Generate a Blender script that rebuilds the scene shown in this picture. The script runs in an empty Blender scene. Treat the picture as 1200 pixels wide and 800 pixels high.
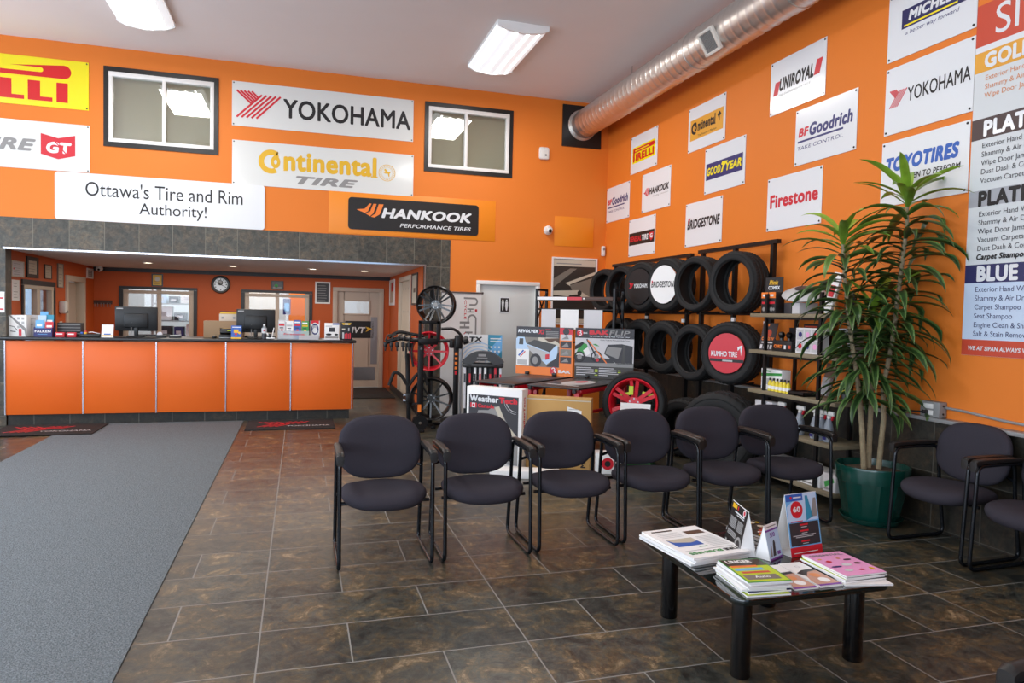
import bpy, bmesh, math, random
from mathutils import Matrix, Vector, Euler
random.seed(7)
R = math.radians
PI = math.pi
scene = bpy.context.scene
col = scene.collection
XR, YB, ZC = 4.64, 10.32, 4.87      # right wall, back wall, ceiling
YO, XOL, XOR, ZO = 14.4, -3.58, 1.74, 2.235   # office recess: back wall, side walls, ceiling

# ------------------------------------------------------------------ materials
def lin(h):
    h = h.lstrip('#'); c = [int(h[i:i+2], 16)/255 for i in (0, 2, 4)]
    return [x/12.92 if x <= .04045 else ((x+.055)/1.055)**2.4 for x in c]
MATS = {}
def pm(name, hexc, rough=.5, metal=0.0, spec=.5, nz=None, bump=None, emit=0, coat=0, alpha=1):
    """principled material; nz=(scale, amount) mottles the colour, bump=(scale, strength)"""
    m = bpy.data.materials.new(name); m.use_nodes = True
    nt = m.node_tree; b = nt.nodes['Principled BSDF']; c = lin(hexc)
    b.inputs['Base Color'].default_value = (*c, 1); b.inputs['Roughness'].default_value = rough
    b.inputs['Metallic'].default_value = metal; b.inputs['Specular IOR Level'].default_value = spec
    b.inputs['Coat Weight'].default_value = coat; b.inputs['Coat Roughness'].default_value = .08
    b.inputs['Alpha'].default_value = alpha
    if emit:
        b.inputs['Emission Color'].default_value = (*c, 1); b.inputs['Emission Strength'].default_value = emit
    if nz or bump:
        tc = nt.nodes.new('ShaderNodeTexCoord')
    if nz:
        n = nt.nodes.new('ShaderNodeTexNoise'); n.inputs['Scale'].default_value = nz[0]; n.inputs['Detail'].default_value = 4
        nt.links.new(tc.outputs['Object'], n.inputs['Vector'])
        mx = nt.nodes.new('ShaderNodeMix'); mx.data_type = 'RGBA'
        mx.inputs[6].default_value = (*[x*(1-nz[1]) for x in c], 1); mx.inputs[7].default_value = (*[min(1, x*(1+nz[1])) for x in c], 1)
        nt.links.new(n.outputs['Fac'], mx.inputs[0]); nt.links.new(mx.outputs[2], b.inputs['Base Color'])
    if bump:
        n2 = nt.nodes.new('ShaderNodeTexNoise'); n2.inputs['Scale'].default_value = bump[0]; n2.inputs['Detail'].default_value = 3
        nt.links.new(tc.outputs['Object'], n2.inputs['Vector'])
        bp = nt.nodes.new('ShaderNodeBump'); bp.inputs['Strength'].default_value = bump[1]; bp.inputs['Distance'].default_value = .01
        nt.links.new(n2.outputs['Fac'], bp.inputs['Height']); nt.links.new(bp.outputs['Normal'], b.inputs['Normal'])
    MATS[name] = m
    return m

def glass_mat(name, tint, refl, rough=.02):
    m = bpy.data.materials.new(name); m.use_nodes = True; nt = m.node_tree
    for n in list(nt.nodes): nt.nodes.remove(n)
    o = nt.nodes.new('ShaderNodeOutputMaterial'); mx = nt.nodes.new('ShaderNodeMixShader')
    t = nt.nodes.new('ShaderNodeBsdfTransparent'); g = nt.nodes.new('ShaderNodeBsdfGlossy')
    t.inputs[0].default_value = (*lin(tint), 1); g.inputs['Roughness'].default_value = rough
    fr = nt.nodes.new('ShaderNodeLayerWeight'); fr.inputs[0].default_value = .3
    ad = nt.nodes.new('ShaderNodeMath'); ad.operation = 'MULTIPLY_ADD'; ad.inputs[1].default_value = .35; ad.inputs[2].default_value = refl
    nt.links.new(fr.outputs['Fresnel'], ad.inputs[0]); nt.links.new(ad.outputs[0], mx.inputs[0])
    nt.links.new(t.outputs[0], mx.inputs[1]); nt.links.new(g.outputs[0], mx.inputs[2]); nt.links.new(mx.outputs[0], o.inputs[0])
    MATS[name] = m

class NG:
    """tiny helper to write node maths"""
    def __init__(s, nt): s.nt = nt
    def m(s, op, a, b=None, c=None):
        n = s.nt.nodes.new('ShaderNodeMath'); n.operation = op
        for i, v in enumerate((a, b, c)):
            if v is None: continue
            if isinstance(v, (int, float)): n.inputs[i].default_value = v
            else: s.nt.links.new(v, n.inputs[i])
        return n.outputs[0]

def stone_mat(name, axes, su, sv, u0, v0, grout_w, modular, dark, brown, grey, rust, grout, rough, bright=1.0):
    """slate tile: axes picks which object coordinates are u and v; modular = floor pattern (bands 3 modules wide, one joint per row)"""
    m = bpy.data.materials.new(name); m.use_nodes = True; nt = m.node_tree; g = NG(nt)
    b = nt.nodes['Principled BSDF']
    tc = nt.nodes.new('ShaderNodeTexCoord'); sp = nt.nodes.new('ShaderNodeSeparateXYZ'); nt.links.new(tc.outputs['Object'], sp.inputs[0])
    U = g.m('DIVIDE', g.m('SUBTRACT', sp.outputs[axes[0]], u0), su); V = g.m('DIVIDE', g.m('SUBTRACT', sp.outputs[axes[1]], v0), sv)
    row = g.m('FLOOR', V); vf = g.m('FRACT', V)
    dv = g.m('MULTIPLY', g.m('MINIMUM', vf, g.m('SUBTRACT', 1.0, vf)), sv)
    if modular:
        band = g.m('FLOOR', g.m('DIVIDE', U, 3.0)); uf = g.m('SUBTRACT', U, g.m('MULTIPLY', band, 3.0))
        par = g.m('FLOORED_MODULO', row, 2.0); joint = g.m('SUBTRACT', 2.0, par)
        dj = g.m('ABSOLUTE', g.m('SUBTRACT', uf, joint))
        du = g.m('MULTIPLY', g.m('MINIMUM', g.m('MINIMUM', uf, g.m('SUBTRACT', 3.0, uf)), dj), su)
        side = g.m('GREATER_THAN', uf, joint); tid = g.m('ADD', g.m('MULTIPLY', band, 2.0), side)
    else:
        tid = g.m('FLOOR', U); uf = g.m('FRACT', U)
        du = g.m('MULTIPLY', g.m('MINIMUM', uf, g.m('SUBTRACT', 1.0, uf)), su)
    gm = g.m('LESS_THAN', g.m('MINIMUM', du, dv), grout_w/2)
    cb = nt.nodes.new('ShaderNodeCombineXYZ'); nt.links.new(tid, cb.inputs[0]); nt.links.new(row, cb.inputs[1])
    wn = nt.nodes.new('ShaderNodeTexWhiteNoise'); nt.links.new(cb.outputs[0], wn.inputs['Vector'])
    sc = nt.nodes.new('ShaderNodeVectorMath'); sc.operation = 'MULTIPLY_ADD'
    nt.links.new(wn.outputs['Color'], sc.inputs[0]); sc.inputs[1].default_value = (30, 30, 30); nt.links.new(tc.outputs['Object'], sc.inputs[2])
    n1 = nt.nodes.new('ShaderNodeTexNoise'); n1.inputs['Scale'].default_value = 6; n1.inputs['Detail'].default_value = 10; n1.inputs['Roughness'].default_value = .76; n1.inputs['Distortion'].default_value = .7
    nt.links.new(sc.outputs[0], n1.inputs['Vector'])
    n2 = nt.nodes.new('ShaderNodeTexNoise'); n2.inputs['Scale'].default_value = 15; n2.inputs['Detail'].default_value = 9; n2.inputs['Roughness'].default_value = .82; n2.inputs['Distortion'].default_value = .5
    nt.links.new(sc.outputs[0], n2.inputs['Vector'])
    cr = nt.nodes.new('ShaderNodeValToRGB'); e = cr.color_ramp.elements
    e[0].position = .36; e[0].color = (*lin(dark), 1); e[1].position = .70; e[1].color = (*lin(rust), 1)
    for p, c in ((.47, grey), (.57, brown)):
        q = e.new(p); q.color = (*lin(c), 1)
    nt.links.new(n1.outputs['Fac'], cr.inputs[0])
    # per tile drift + fine grain
    mul = g.m('MULTIPLY', g.m('ADD', .74, g.m('MULTIPLY', wn.outputs['Value'], .52)), g.m('ADD', .42, g.m('MULTIPLY', g.m('MAXIMUM', g.m('SUBTRACT', n2.outputs['Fac'], .36), 0.0), 4.4)))
    mul = g.m('MULTIPLY', mul, bright)
    vm = nt.nodes.new('ShaderNodeVectorMath'); vm.operation = 'SCALE'; nt.links.new(cr.outputs[0], vm.inputs[0]); nt.links.new(mul, vm.inputs['Scale'])
    mx = nt.nodes.new('ShaderNodeMix'); mx.data_type = 'RGBA'; nt.links.new(gm, mx.inputs[0]); nt.links.new(vm.outputs[0], mx.inputs[6]); mx.inputs[7].default_value = (*lin(grout), 1)
    nt.links.new(mx.outputs[2], b.inputs['Base Color'])
    rr = g.m('ADD', rough, g.m('MULTIPLY', n2.outputs['Fac'], .18)); nt.links.new(g.m('ADD', rr, g.m('MULTIPLY', gm, .3)), b.inputs['Roughness'])
    bp = nt.nodes.new('ShaderNodeBump'); bp.inputs['Strength'].default_value = .25; bp.inputs['Distance'].default_value = .004
    nt.links.new(g.m('SUBTRACT', n1.outputs['Fac'], g.m('MULTIPLY', gm, .5)), bp.inputs['Height']); nt.links.new(bp.outputs['Normal'], b.inputs['Normal'])
    MATS[name] = m

stone_mat('floor_slate', (0, 1), .4076, .4033, -.167, 3.526, .007, True, '#1c1d1a', '#524631', '#3b3d38', '#917d62', '#85827d', .22)
stone_mat('soffit_slate', (0, 2), .403, .42, -.02, 2.222, .006, False, '#4a463c', '#6f6250', '#5c5a50', '#8a7a60', '#7a7568', .34, .55)
stone_mat('side_slate', (1, 2), .403, .41, 3.32, 0.02, .006, False, '#2b2923', '#4e4233', '#3a382f', '#6e5a42', '#57534a', .4, .5)
stone_mat('kick_slate', (0, 2), .403, .41, -.02, -.2, .006, False, '#2b2b27', '#453d31', '#36362f', '#5e5242', '#77736a', .4, .45)

P = pm
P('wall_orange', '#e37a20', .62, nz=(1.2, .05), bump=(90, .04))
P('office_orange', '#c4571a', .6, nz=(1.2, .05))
P('plaque_orange', '#ee8a18', .45)
P('ceiling_grey', '#e9e1de', .9, nz=(3, .02))
P('wall_white', '#c9c5c0', .8)
P('trim_white', '#e9e6e2', .4)
P('door_grey', '#d3d5d2', .45)
P('door_taupe', '#c6b4a4', .5)
P('door_beige', '#cfc0ae', .5)
P('frame_black', '#1c1a19', .35)
P('band_charcoal', '#2a2728', .45)
P('counter_orange', '#e86a24', .34, nz=(.8, .06), spec=.3)
P('counter_black', '#1b1c1e', .3, nz=(120, .25))
P('strip_steel', '#c4c4cc', .25, .9)
P('chrome', '#d8d8da', .12, 1)
P('steel', '#9b9b9b', .3, .9)
P('carpet_grey', '#727a7f', .95, spec=.1, nz=(95, .8), bump=(110, .9))
P('mat_black', '#231e1d', .9, nz=(200, .2))
P('sign_white', '#e4e6e8', .22, coat=.4)
P('sign_offwhite', '#dfe0dc', .16, coat=.6)
P('paper', '#f1f0ee', .6)
P('paper_grey', '#d2d0d2', .6)
P('ink_black', '#1a1718', .5)
P('ink_grey', '#8f8d8b', .5)
P('ink_lightgrey', '#b9b9b9', .5)
P('ink_red', '#cf2030', .4)
P('ink_navy', '#2a2b6b', .4)
P('ink_blue', '#2f5fb3', .4)
P('ink_gold', '#e2b124', .4)
P('ink_orange', '#f07f2e', .4)
P('ink_peach', '#dc8f58', .5)
P('ink_green', '#3e9a4a', .5)
P('ink_lime', '#bcd02c', .5)
P('ink_yellow', '#f3df15', .4)
P('ink_purple', '#7a3d9c', .5)
P('ink_pink', '#eaa2cf', .45)
P('ink_skin', '#c79a86', .5)
P('ink_sky', '#6fb1e3', .45)
P('ink_paleblue', '#bcd5ee', .45)
P('ink_teal', '#2f8fae', .45)
P('ink_brown', '#5a4030', .5)
P('ink_charcoal', '#343237', .45)
P('pirelli_yellow', '#f2e20c', .25, coat=.4)
P('pirelli_red', '#d3171c', .3)
P('poster_red', '#c9482f', .4)
P('poster_gold', '#e3a236', .4)
P('poster_umber', '#4b3b3a', .4)
P('poster_silver', '#a5a7ad', .4)
P('poster_navy', '#26275a', .4)
P('poster_paleblue', '#c6d6ea', .4)
P('poster_grey', '#d3d7d8', .4)
P('fabric', '#38353c', .92, spec=.15, nz=(220, .16), bump=(500, .25))
P('chair_metal', '#17191d', .25, .3)
P('arm_plastic', '#1d1a18', .42)
P('rubber', '#202020', .7, spec=.35, nz=(25, .12))
P('rubber_dark', '#191919', .75, spec=.3)
P('black_metal', '#1a1a1b', .42, .4)
P('gloss_black', '#0a0a0b', .3, .0, coat=.25)
P('plastic_black', '#151516', .4)
P('screen_black', '#0a0b0e', .2)
P('wheel_red', '#cc0f26', .34, .0, coat=.05)
P('frame_red', '#b81422', .35)
P('cover_black', '#2c2a2a', .38)
P('cardboard', '#c59a5b', .75, nz=(6, .06))
P('carton_tan', '#9a7e5f', .75)
P('shelf_wood', '#83775f', .6, nz=(14, .14))
P('dark_wood', '#4d3124', .5, nz=(12, .15))
P('pot_green', '#0b4238', .25, coat=.3)
P('soil', '#5a4a3a', .95, nz=(60, .5), bump=(90, 1))
P('cane', '#9a8a6c', .8, nz=(40, .35), bump=(70, .6))
P('duct_steel', '#d9d6d1', .36, .92, nz=(18, .06))
P('vent_white', '#dcd6cc', .4)
P('lamp_white', '#f4f4f2', .4)
P('tube_glow', '#ffffff', .4, emit=6)
P('lens_glow', '#eef3f8', .4, emit=.62)
P('down_glow', '#fff3d8', .4, emit=6)
P('plastic_white', '#e6e4df', .35)
P('plastic_grey', '#8d8c8a', .4)
P('table_black', '#070709', .18, .0, coat=.4)
P('glass_table', '#0c1413', .06, spec=.6, coat=.6)
P('glass_edge', '#0f6a5c', .2)
P('snow', '#dfe9f5', .8)
P('blind_beige', '#d8ccb8', .7, nz=(3, .06))
P('photo_dark', '#37332f', .3)
P('photo_mid', '#7c756a', .3)
P('photo_light', '#c9c0ad', .3)
P('green_case', '#3f7d4a', .45)
P('clear_plastic', '#d6dde2', .15, alpha=.35)
P('bottle_yellow', '#e6cf37', .35)
P('bottle_grey', '#8e959f', .25)
P('shop_wall', '#d9dde0', .8)
P('curtain', '#d8d2c4', .8)
glass_mat('window_glass', '#eef0ec', .14)
glass_mat('office_glass', '#f2f4f4', .03)
# leaf: pale edges along a dark middle, from the stored leaf coordinate
def leaf_mat():
    m = bpy.data.materials.new('leaf'); m.use_nodes = True; nt = m.node_tree; b = nt.nodes['Principled BSDF']; g = NG(nt)
    uv = nt.nodes.new('ShaderNodeUVMap'); sp = nt.nodes.new('ShaderNodeSeparateXYZ'); nt.links.new(uv.outputs[0], sp.inputs[0])
    e = g.m('ABSOLUTE', g.m('SUBTRACT', sp.outputs[0], .5)); k = g.m('GREATER_THAN', e, .27)
    mx = nt.nodes.new('ShaderNodeMix'); mx.data_type = 'RGBA'; nt.links.new(k, mx.inputs[0])
    mx.inputs[6].default_value = (*lin('#29441f'), 1); mx.inputs[7].default_value = (*lin('#54713a'), 1)
    # v carries freshness: young leaves at the top are brighter
    mx2 = nt.nodes.new('ShaderNodeMix'); mx2.data_type = 'RGBA'; nt.links.new(sp.outputs[1], mx2.inputs[0])
    nt.links.new(mx.outputs[2], mx2.inputs[6]); mx2.inputs[7].default_value = (*lin('#9cc43c'), 1)
    tc = nt.nodes.new('ShaderNodeTexCoord'); n = nt.nodes.new('ShaderNodeTexNoise'); n.inputs['Scale'].default_value = 9; nt.links.new(tc.outputs['Object'], n.inputs['Vector'])
    vm = nt.nodes.new('ShaderNodeVectorMath'); vm.operation = 'SCALE'; nt.links.new(mx2.outputs[2], vm.inputs[0]); nt.links.new(g.m('ADD', .5, n.outputs['Fac']), vm.inputs['Scale'])
    nt.links.new(vm.outputs[0], b.inputs['Base Color']); b.inputs['Roughness'].default_value = .38
    MATS['leaf'] = m
leaf_mat()

# ------------------------------------------------------------------ mesh builder
def text_polys(s, bold):
    cu = bpy.data.curves.new('t', 'FONT'); cu.body = s; cu.size = 1; cu.resolution_u = 4; cu.space_character = 1+bold*1.6; cu.fill_mode = 'FRONT'
    ob = bpy.data.objects.new('t', cu); col.objects.link(ob)
    dg = bpy.context.evaluated_depsgraph_get(); dg.update()
    me = ob.evaluated_get(dg).to_mesh()
    vs = [(v.co.x, v.co.y) for v in me.vertices]; fs = [tuple(p.vertices) for p in me.polygons]
    ob.evaluated_get(dg).to_mesh_clear()
    bpy.data.objects.remove(ob); bpy.data.curves.remove(cu)
    return vs, fs
TCACHE = {}

class MB:
    def __init__(s, mat='paper'):
        s.v = []; s.f = []; s.mi = []; s.slots = [mat]; s.cur = 0; s.uv = None
    def m(s, mat):
        if mat not in s.slots: s.slots.append(mat)
        s.cur = s.slots.index(mat); return s
    def add(s, vs, fs, M=None):
        o = len(s.v)
        s.v += [tuple(M @ Vector(p)) for p in vs] if M is not None else [tuple(p) for p in vs]
        for f in fs: s.f.append(tuple(i+o for i in f)); s.mi.append(s.cur)
        return s
    def box(s, c, d, bev=0, M=None, seg=2, rot=None):
        if rot is not None: M = Matrix.Translation(c) @ Euler(rot).to_matrix().to_4x4(); c = (0, 0, 0)
        x, y, z = [k/2 for k in d]
        if not bev:
            vs = [(c[0]+i*x, c[1]+j*y, c[2]+k*z) for i in (-1, 1) for j in (-1, 1) for k in (-1, 1)]
            fs = [(0, 1, 3, 2), (4, 6, 7, 5), (0, 4, 5, 1), (2, 3, 7, 6), (0, 2, 6, 4), (1, 5, 7, 3)]
            return s.add(vs, fs, M)
        bm = bmesh.new(); bmesh.ops.create_cube(bm, size=1)
        bmesh.ops.scale(bm, vec=d, verts=bm.verts); bmesh.ops.bevel(bm, geom=list(bm.edges), offset=bev, segments=seg, profile=.5, affect='EDGES')
        bmesh.ops.translate(bm, vec=c, verts=bm.verts); bm.verts.index_update()
        vs = [tuple(v.co) for v in bm.verts]; fs = [tuple(v.index for v in f.verts) for f in bm.faces]; bm.free()
        return s.add(vs, fs, M)
    def cyl(s, p0, p1, r0, r1=None, n=16, caps=True):
        r1 = r0 if r1 is None else r1
        p0, p1 = Vector(p0), Vector(p1); d = (p1-p0).normalized(); a = d.orthogonal().normalized(); b = d.cross(a)
        vs = []
        for p, r in ((p0, r0), (p1, r1)):
            vs += [tuple(p+(a*math.cos(t)+b*math.sin(t))*r) for t in [2*PI*i/n for i in range(n)]]
        fs = [(i, (i+1) % n, n+(i+1) % n, n+i) for i in range(n)]
        if caps: fs += [tuple(range(n-1, -1, -1)), tuple(range(n, 2*n))]
        return s.add(vs, fs)
    def tube(s, pts, r, n=10, closed=False, smooth=0, fillet=0):
        pts = [Vector(p) for p in pts]
        if fillet: pts = fillet_path(pts, fillet, closed)
        N = len(pts); rings = []; prev = None; vs = []
        for i, p in enumerate(pts):
            if closed: t = (pts[(i+1) % N]-pts[i-1]).normalized()
            else: t = (pts[min(i+1, N-1)]-pts[max(i-1, 0)]).normalized()
            a = t.orthogonal().normalized() if prev is None else (prev - t*prev.dot(t)).normalized()
            prev = a; b = t.cross(a); rr = r[i] if isinstance(r, (list, tuple)) else r
            vs += [tuple(p+(a*math.cos(q)+b*math.sin(q))*rr) for q in [2*PI*k/n for k in range(n)]]
        fs = []
        for i in range(N if closed else N-1):
            j = (i+1) % N
            fs += [(i*n+k, i*n+(k+1) % n, j*n+(k+1) % n, j*n+k) for k in range(n)]
        if not closed: fs += [tuple(range(n-1, -1, -1)), tuple((N-1)*n+k for k in range(n))]
        return s.add(vs, fs)
    def lathe(s, prof, n=32, axis='Z', wob=None, closed=False, M=None):
        """prof: (radius, height); axis Z or Y"""
        vs = []
        for i in range(n):
            t = 2*PI*i/n
            for j, (r, h) in enumerate(prof):
                rr = r + (wob(i, j) if wob else 0)
                vs.append((rr*math.cos(t), rr*math.sin(t), h) if axis == 'Z' else (rr*math.cos(t), h, rr*math.sin(t)))
        k = len(prof); fs = []
        for i in range(n):
            a, b = i*k, ((i+1) % n)*k
            for j in range(k if closed else k-1):
                q = (j+1) % k
                fs.append((a+j, b+j, b+q, a+q) if axis == 'Z' else (a+j, a+q, b+q, b+j))
        return s.add(vs, fs, M)
    # flat work on a surface that faces local -Y: u = x, v = z, n = height above the surface
    def flat(s, pts, n, M=None):
        return s.add([(u, -n, v) for u, v in pts], [tuple(range(len(pts)))], M)
    def rect(s, u0, v0, u1, v1, n, M=None):
        return s.flat([(u0, v0), (u1, v0), (u1, v1), (u0, v1)], n, M)
    def disc(s, u, v, r, n, k=24, ry=None, M=None):
        ry = ry or r
        return s.flat([(u+r*math.cos(2*PI*i/k), v+ry*math.sin(2*PI*i/k)) for i in range(k)], n, M)
    def ring(s, u, v, r0, r1, n, k=28, a0=0, a1=2*PI, M=None):
        A = [a0+(a1-a0)*i/k for i in range(k+1)]
        vs = [(u+r*math.cos(a), -n, v+r*math.sin(a)) for a in A for r in (r0, r1)]
        return s.add(vs, [(2*i, 2*i+1, 2*i+3, 2*i+2) for i in range(k)], M)
    def stroke(s, pts, w, n, M=None):
        for (a, b), (c, d) in zip(pts, pts[1:]):
            L = math.hypot(c-a, d-b) or 1; px, py = -(d-b)/L*w/2, (c-a)/L*w/2
            s.flat([(a-px, b-py), (c-px, d-py), (c+px, d+py), (a+px, b+py)], n, M)
        return s
    def txt(s, t, u0, v0, u1, v1, n, bold=.0, shear=0, rot=0, M=None):
        """fit text into a rectangle; u1 None keeps the natural width, rot in quarter turns"""
        key = (t, bold)
        if key not in TCACHE: TCACHE[key] = text_polys(t, bold)
        vs, fs = TCACHE[key]
        vs = [(x+shear*y, y) for x, y in vs]
        if rot: vs = [((-y, x) if rot == 1 else (y, -x) if rot == 3 else (-x, -y)) for x, y in vs]
        xa, xb = min(p[0] for p in vs), max(p[0] for p in vs); ya, yb = min(p[1] for p in vs), max(p[1] for p in vs)
        b = max(bold, 0)
        ky = (v1-v0)/(yb-ya+2*b); kx = ky if u1 is None else (u1-u0)/(xb-xa+2*b)
        return s.bold([(x-xa+b, y-ya+b) for x, y in vs], fs, b, lambda x, y, k: (u0+x*kx, -n-k*.00008, v0+y*ky), M)
    def bold(s, vs, fs, b, put, M):
        for k, (dx, dy) in enumerate([(0, 0)] if not b else [(0, 0)]+[(b*math.cos(q*PI/4), b*math.sin(q*PI/4)) for q in range(8)]):
            s.add([put(x+dx, y+dy, k) for x, y in vs], fs, M)
        return s
    def line_txt(s, t, u, v, cap, n, bold=.0, shear=0, M=None, wide=.96):
        """left aligned line on a baseline with a given capital height"""
        key = (t, bold)
        if key not in TCACHE: TCACHE[key] = text_polys(t, bold)
        vs, fs = TCACHE[key]; k = cap/.69
        return s.bold([(x+shear*y, y) for x, y in vs], fs, max(bold, 0), lambda x, y, q: (u+x*k*wide, -n-q*.00008, v+y*k), M)
    def pad(s, w, d, h, c=(0, 0, 0), p=3.2, n=40, rows=9, puff=.35, M=None):
        """upholstered pad: superellipse outline in X-Y, puffed in Z"""
        vs = []; fs = []
        def ring(k, z):
            for i in range(n):
                t = 2*PI*i/n; ct, st = math.cos(t), math.sin(t)
                x = math.copysign(abs(ct)**(2/p), ct)*w/2*k; y = math.copysign(abs(st)**(2/p), st)*d/2*k
                vs.append((c[0]+x, c[1]+y, c[2]+z))
        R_ = [(.0, 1), (.35, 1), (.62, .97), (.8, .88), (.92, .68), (.985, .35), (1, 0), (.985, -.35), (.93, -.7), (.8, -.92), (.5, -1), (0, -1)]
        for k, z in R_: ring(max(k, .001), z*h/2)
        for j in range(len(R_)-1):
            fs += [(j*n+i, (j+1)*n+i, (j+1)*n+(i+1) % n, j*n+(i+1) % n) for i in range(n)]
        return s.add(vs, fs, M)
    def build(s, name, parent=None, smooth=True, angle=35, loc=None, rot=None):
        me = bpy.data.meshes.new(name); me.from_pydata(s.v, [], s.f); me.validate()
        for k in s.slots: me.materials.append(MATS[k])
        if len(me.polygons) == len(s.mi):
            me.polygons.foreach_set('material_index', s.mi)
        if s.uv is not None:
            ul = me.uv_layers.new(name='UVMap')
            for l in me.loops: ul.data[l.index].uv = s.uv[l.vertex_index]
        if smooth:
            me.polygons.foreach_set('use_smooth', [True]*len(me.polygons)); me.set_sharp_from_angle(angle=R(angle))
        me.update()
        o = bpy.data.objects.new(name, me); col.objects.link(o)
        if parent: o.parent = parent
        if loc: o.location = loc
        if rot: o.rotation_euler = rot
        return o

def fillet_path(pts, rad, closed):
    out = []; N = len(pts)
    for i, p in enumerate(pts):
        if not closed and i in (0, N-1): out.append(p); continue
        a, b = pts[i-1], pts[(i+1) % N]
        d0, d1 = (a-p), (b-p); l = min(rad, d0.length*.49, d1.length*.49)
        q0, q1 = p+d0.normalized()*l, p+d1.normalized()*l
        for k in range(6):
            t = k/5; out.append(q0*(1-t)**2 + p*2*t*(1-t) + q1*t*t)
    return out

def tag(o, label=None, cat=None, group=None, kind=None):
    if label: o['label'] = label
    if cat: o['category'] = cat
    if group: o['group'] = group
    if kind: o['kind'] = kind
    return o
def thing(name, label, cat, loc=(0, 0, 0), rz=0, group=None):
    o = bpy.data.objects.new(name, None); o.empty_display_size = .1; col.objects.link(o)
    o.location = loc; o.rotation_euler = (0, 0, R(rz)); return tag(o, label, cat, group)
def place(o, loc, rz=0, label=None, cat=None, group=None):
    o.location = loc; o.rotation_euler = (0, 0, R(rz)); return tag(o, label, cat, group)
def dup(o, parent=None):
    c = o.copy(); col.objects.link(c)
    if parent is not None: c.parent = parent
    for ch in list(o.children): dup(ch, c)
    return c
def struct(o): o['kind'] = 'structure'; return o

# ------------------------------------------------------------------ room shell
XL, YF = -6.6, -3.2
struct(MB('floor_slate').box(((XL+XR)/2, (YF+YO+3.2)/2, -.05), (XR-XL+.4, YO+3.2-YF, .1)).build('floor', smooth=False))
struct(MB('ceiling_grey').box(((XL+XR)/2, (YF+YB)/2, ZC+.05), (XR-XL+.4, YB-YF+.2, .1)).build('ceiling', smooth=False))
# back wall around the recess opening, two high windows
def wall_rects(mb, rects, y0, y1):
    for x0, x1, z0, z1 in rects: mb.box(((x0+x1)/2, (y0+y1)/2, (z0+z1)/2), (x1-x0, y1-y0, z1-z0))
W1 = (-2.45, -1.075, 3.605, 4.625); W2 = (1.715, 3.062, 3.614, 4.622)
wb = MB('wall_orange')
wall_rects(wb, [(XL, XR, 4.625, ZC), (XL, W1[0], 2.63, 4.625), (W1[1], W2[0], 2.63, 4.625), (W2[1], XR, 2.63, 4.625), (W1[0], W1[1], 2.63, W1[2]), (W2[0], W2[1], 2.63, W2[2]),
                (2.13, 2.54, 0, 2.63), (3.55, XR, 0, 2.63), (2.54, 3.55, 2.05, 2.63), (XL, -4.0, 0, 2.63)], YB, YB+.18)
struct(wb.build('wall_back', smooth=False))
tr = MB('soffit_slate')
wall_rects(tr, [(-4.0, 2.13, ZO+.012, 2.63)], YB-.012, YB+.18)
struct(tr.build('trim_1', smooth=False))
tr = MB('soffit_slate'); wall_rects(tr, [(1.765, 2.13, 0, ZO+.012)], YB-.012, YB+.18); struct(tr.build('trim_2', smooth=False))
tr = MB('soffit_slate'); wall_rects(tr, [(-4.0, -3.545, 0, ZO+.012)], YB-.012, YB+.18); struct(tr.build('trim_3', smooth=False))
tr = MB('chrome'); tr.box((-.9, YB-.014, ZO+.005), (5.34, .012, .022)); tr.box((1.756, YB-.014, ZO/2), (.014, .012, ZO)); struct(tr.build('trim_4', smooth=False))
struct(MB('wall_orange').box((XR+.1, (YF+YB)/2, ZC/2), (.2, YB-YF, ZC)).build('wall_right', smooth=False))
struct(MB('side_slate').box((XR-.02, (YF+YB)/2, .41), (.04, YB-YF-.01, .82)).build('trim_5', smooth=False))
struct(MB('shelf_wood').m('plastic_grey').box((XR-.045, (YF+YB)/2, .835), (.09, YB-YF-.01, .03), .004).build('trim_6'))
lw = MB('wall_white')
lw.box((XL-.1, (YF+YB)/2, .3), (.2, YB-YF, .6)); lw.box((XL-.1, (YF+YB)/2, 4.2), (.2, YB-YF, 1.34))
for y in (-3.1, .2, 3.5, 6.8, 10.2): lw.box((XL-.1, y, 2.0), (.2, .25, 3.2))
struct(lw.build('wall_left', smooth=False))
fw = MB('wall_white')
fw.box(((XL+XR)/2, YF-.1, .3), (XR-XL, .2, .6)); fw.box(((XL+XR)/2, YF-.1, 4.2), (XR-XL, .2, 1.34))
for x in (-6.4, -3, .4, 3.2): fw.box((x, YF-.1, 2.0), (.3, .2, 3.2))
fw.box((3.9, YF-.1, 2.0), (1.5, .2, 3.2))
struct(fw.build('wall_front', smooth=False))

# high sliding windows of the back wall
for i, (x0, x1, z0, z1) in enumerate((W1, W2)):
    t = bpy.data.objects.new('window_%d' % (i+1), None); col.objects.link(t); t.location = ((x0+x1)/2, YB, (z0+z1)/2); struct(t)
    w, h = x1-x0, z1-z0
    f = MB('frame_black')
    for u, v, a, b in ((0, h/2-.03, w, .06), (0, -h/2+.03, w, .06), (-w/2+.028, 0, .056, h-.12), (w/2-.028, 0, .056, h-.12)): f.box((u, .055, v), (a, .14, b))
    f.build('outer_casing', t, smooth=False)
    f = MB('trim_white'); iw, ih = w-.112, h-.12
    for u, v, a, b in ((0, ih/2-.03, iw, .06), (0, -ih/2+.025, iw, .05), (-iw/2+.025, 0, .05, ih), (iw/2-.025, 0, .05, ih), (.02 if i == 0 else -.05, 0, .045, ih-.06)): f.box((u, .03, v), (a, .09 if a > b else .084, b), .006)
    f.build('window_frame', t)
    g = MB('window_glass'); g.box((0, .04, 0), (iw-.06, .006, ih-.06)); g.build('pane', t, smooth=False)
    b = MB('blind_beige'); b.box((0, .122, 0), (w-.02, .01, h-.02)); b.build('backing', t, smooth=False)

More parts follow.
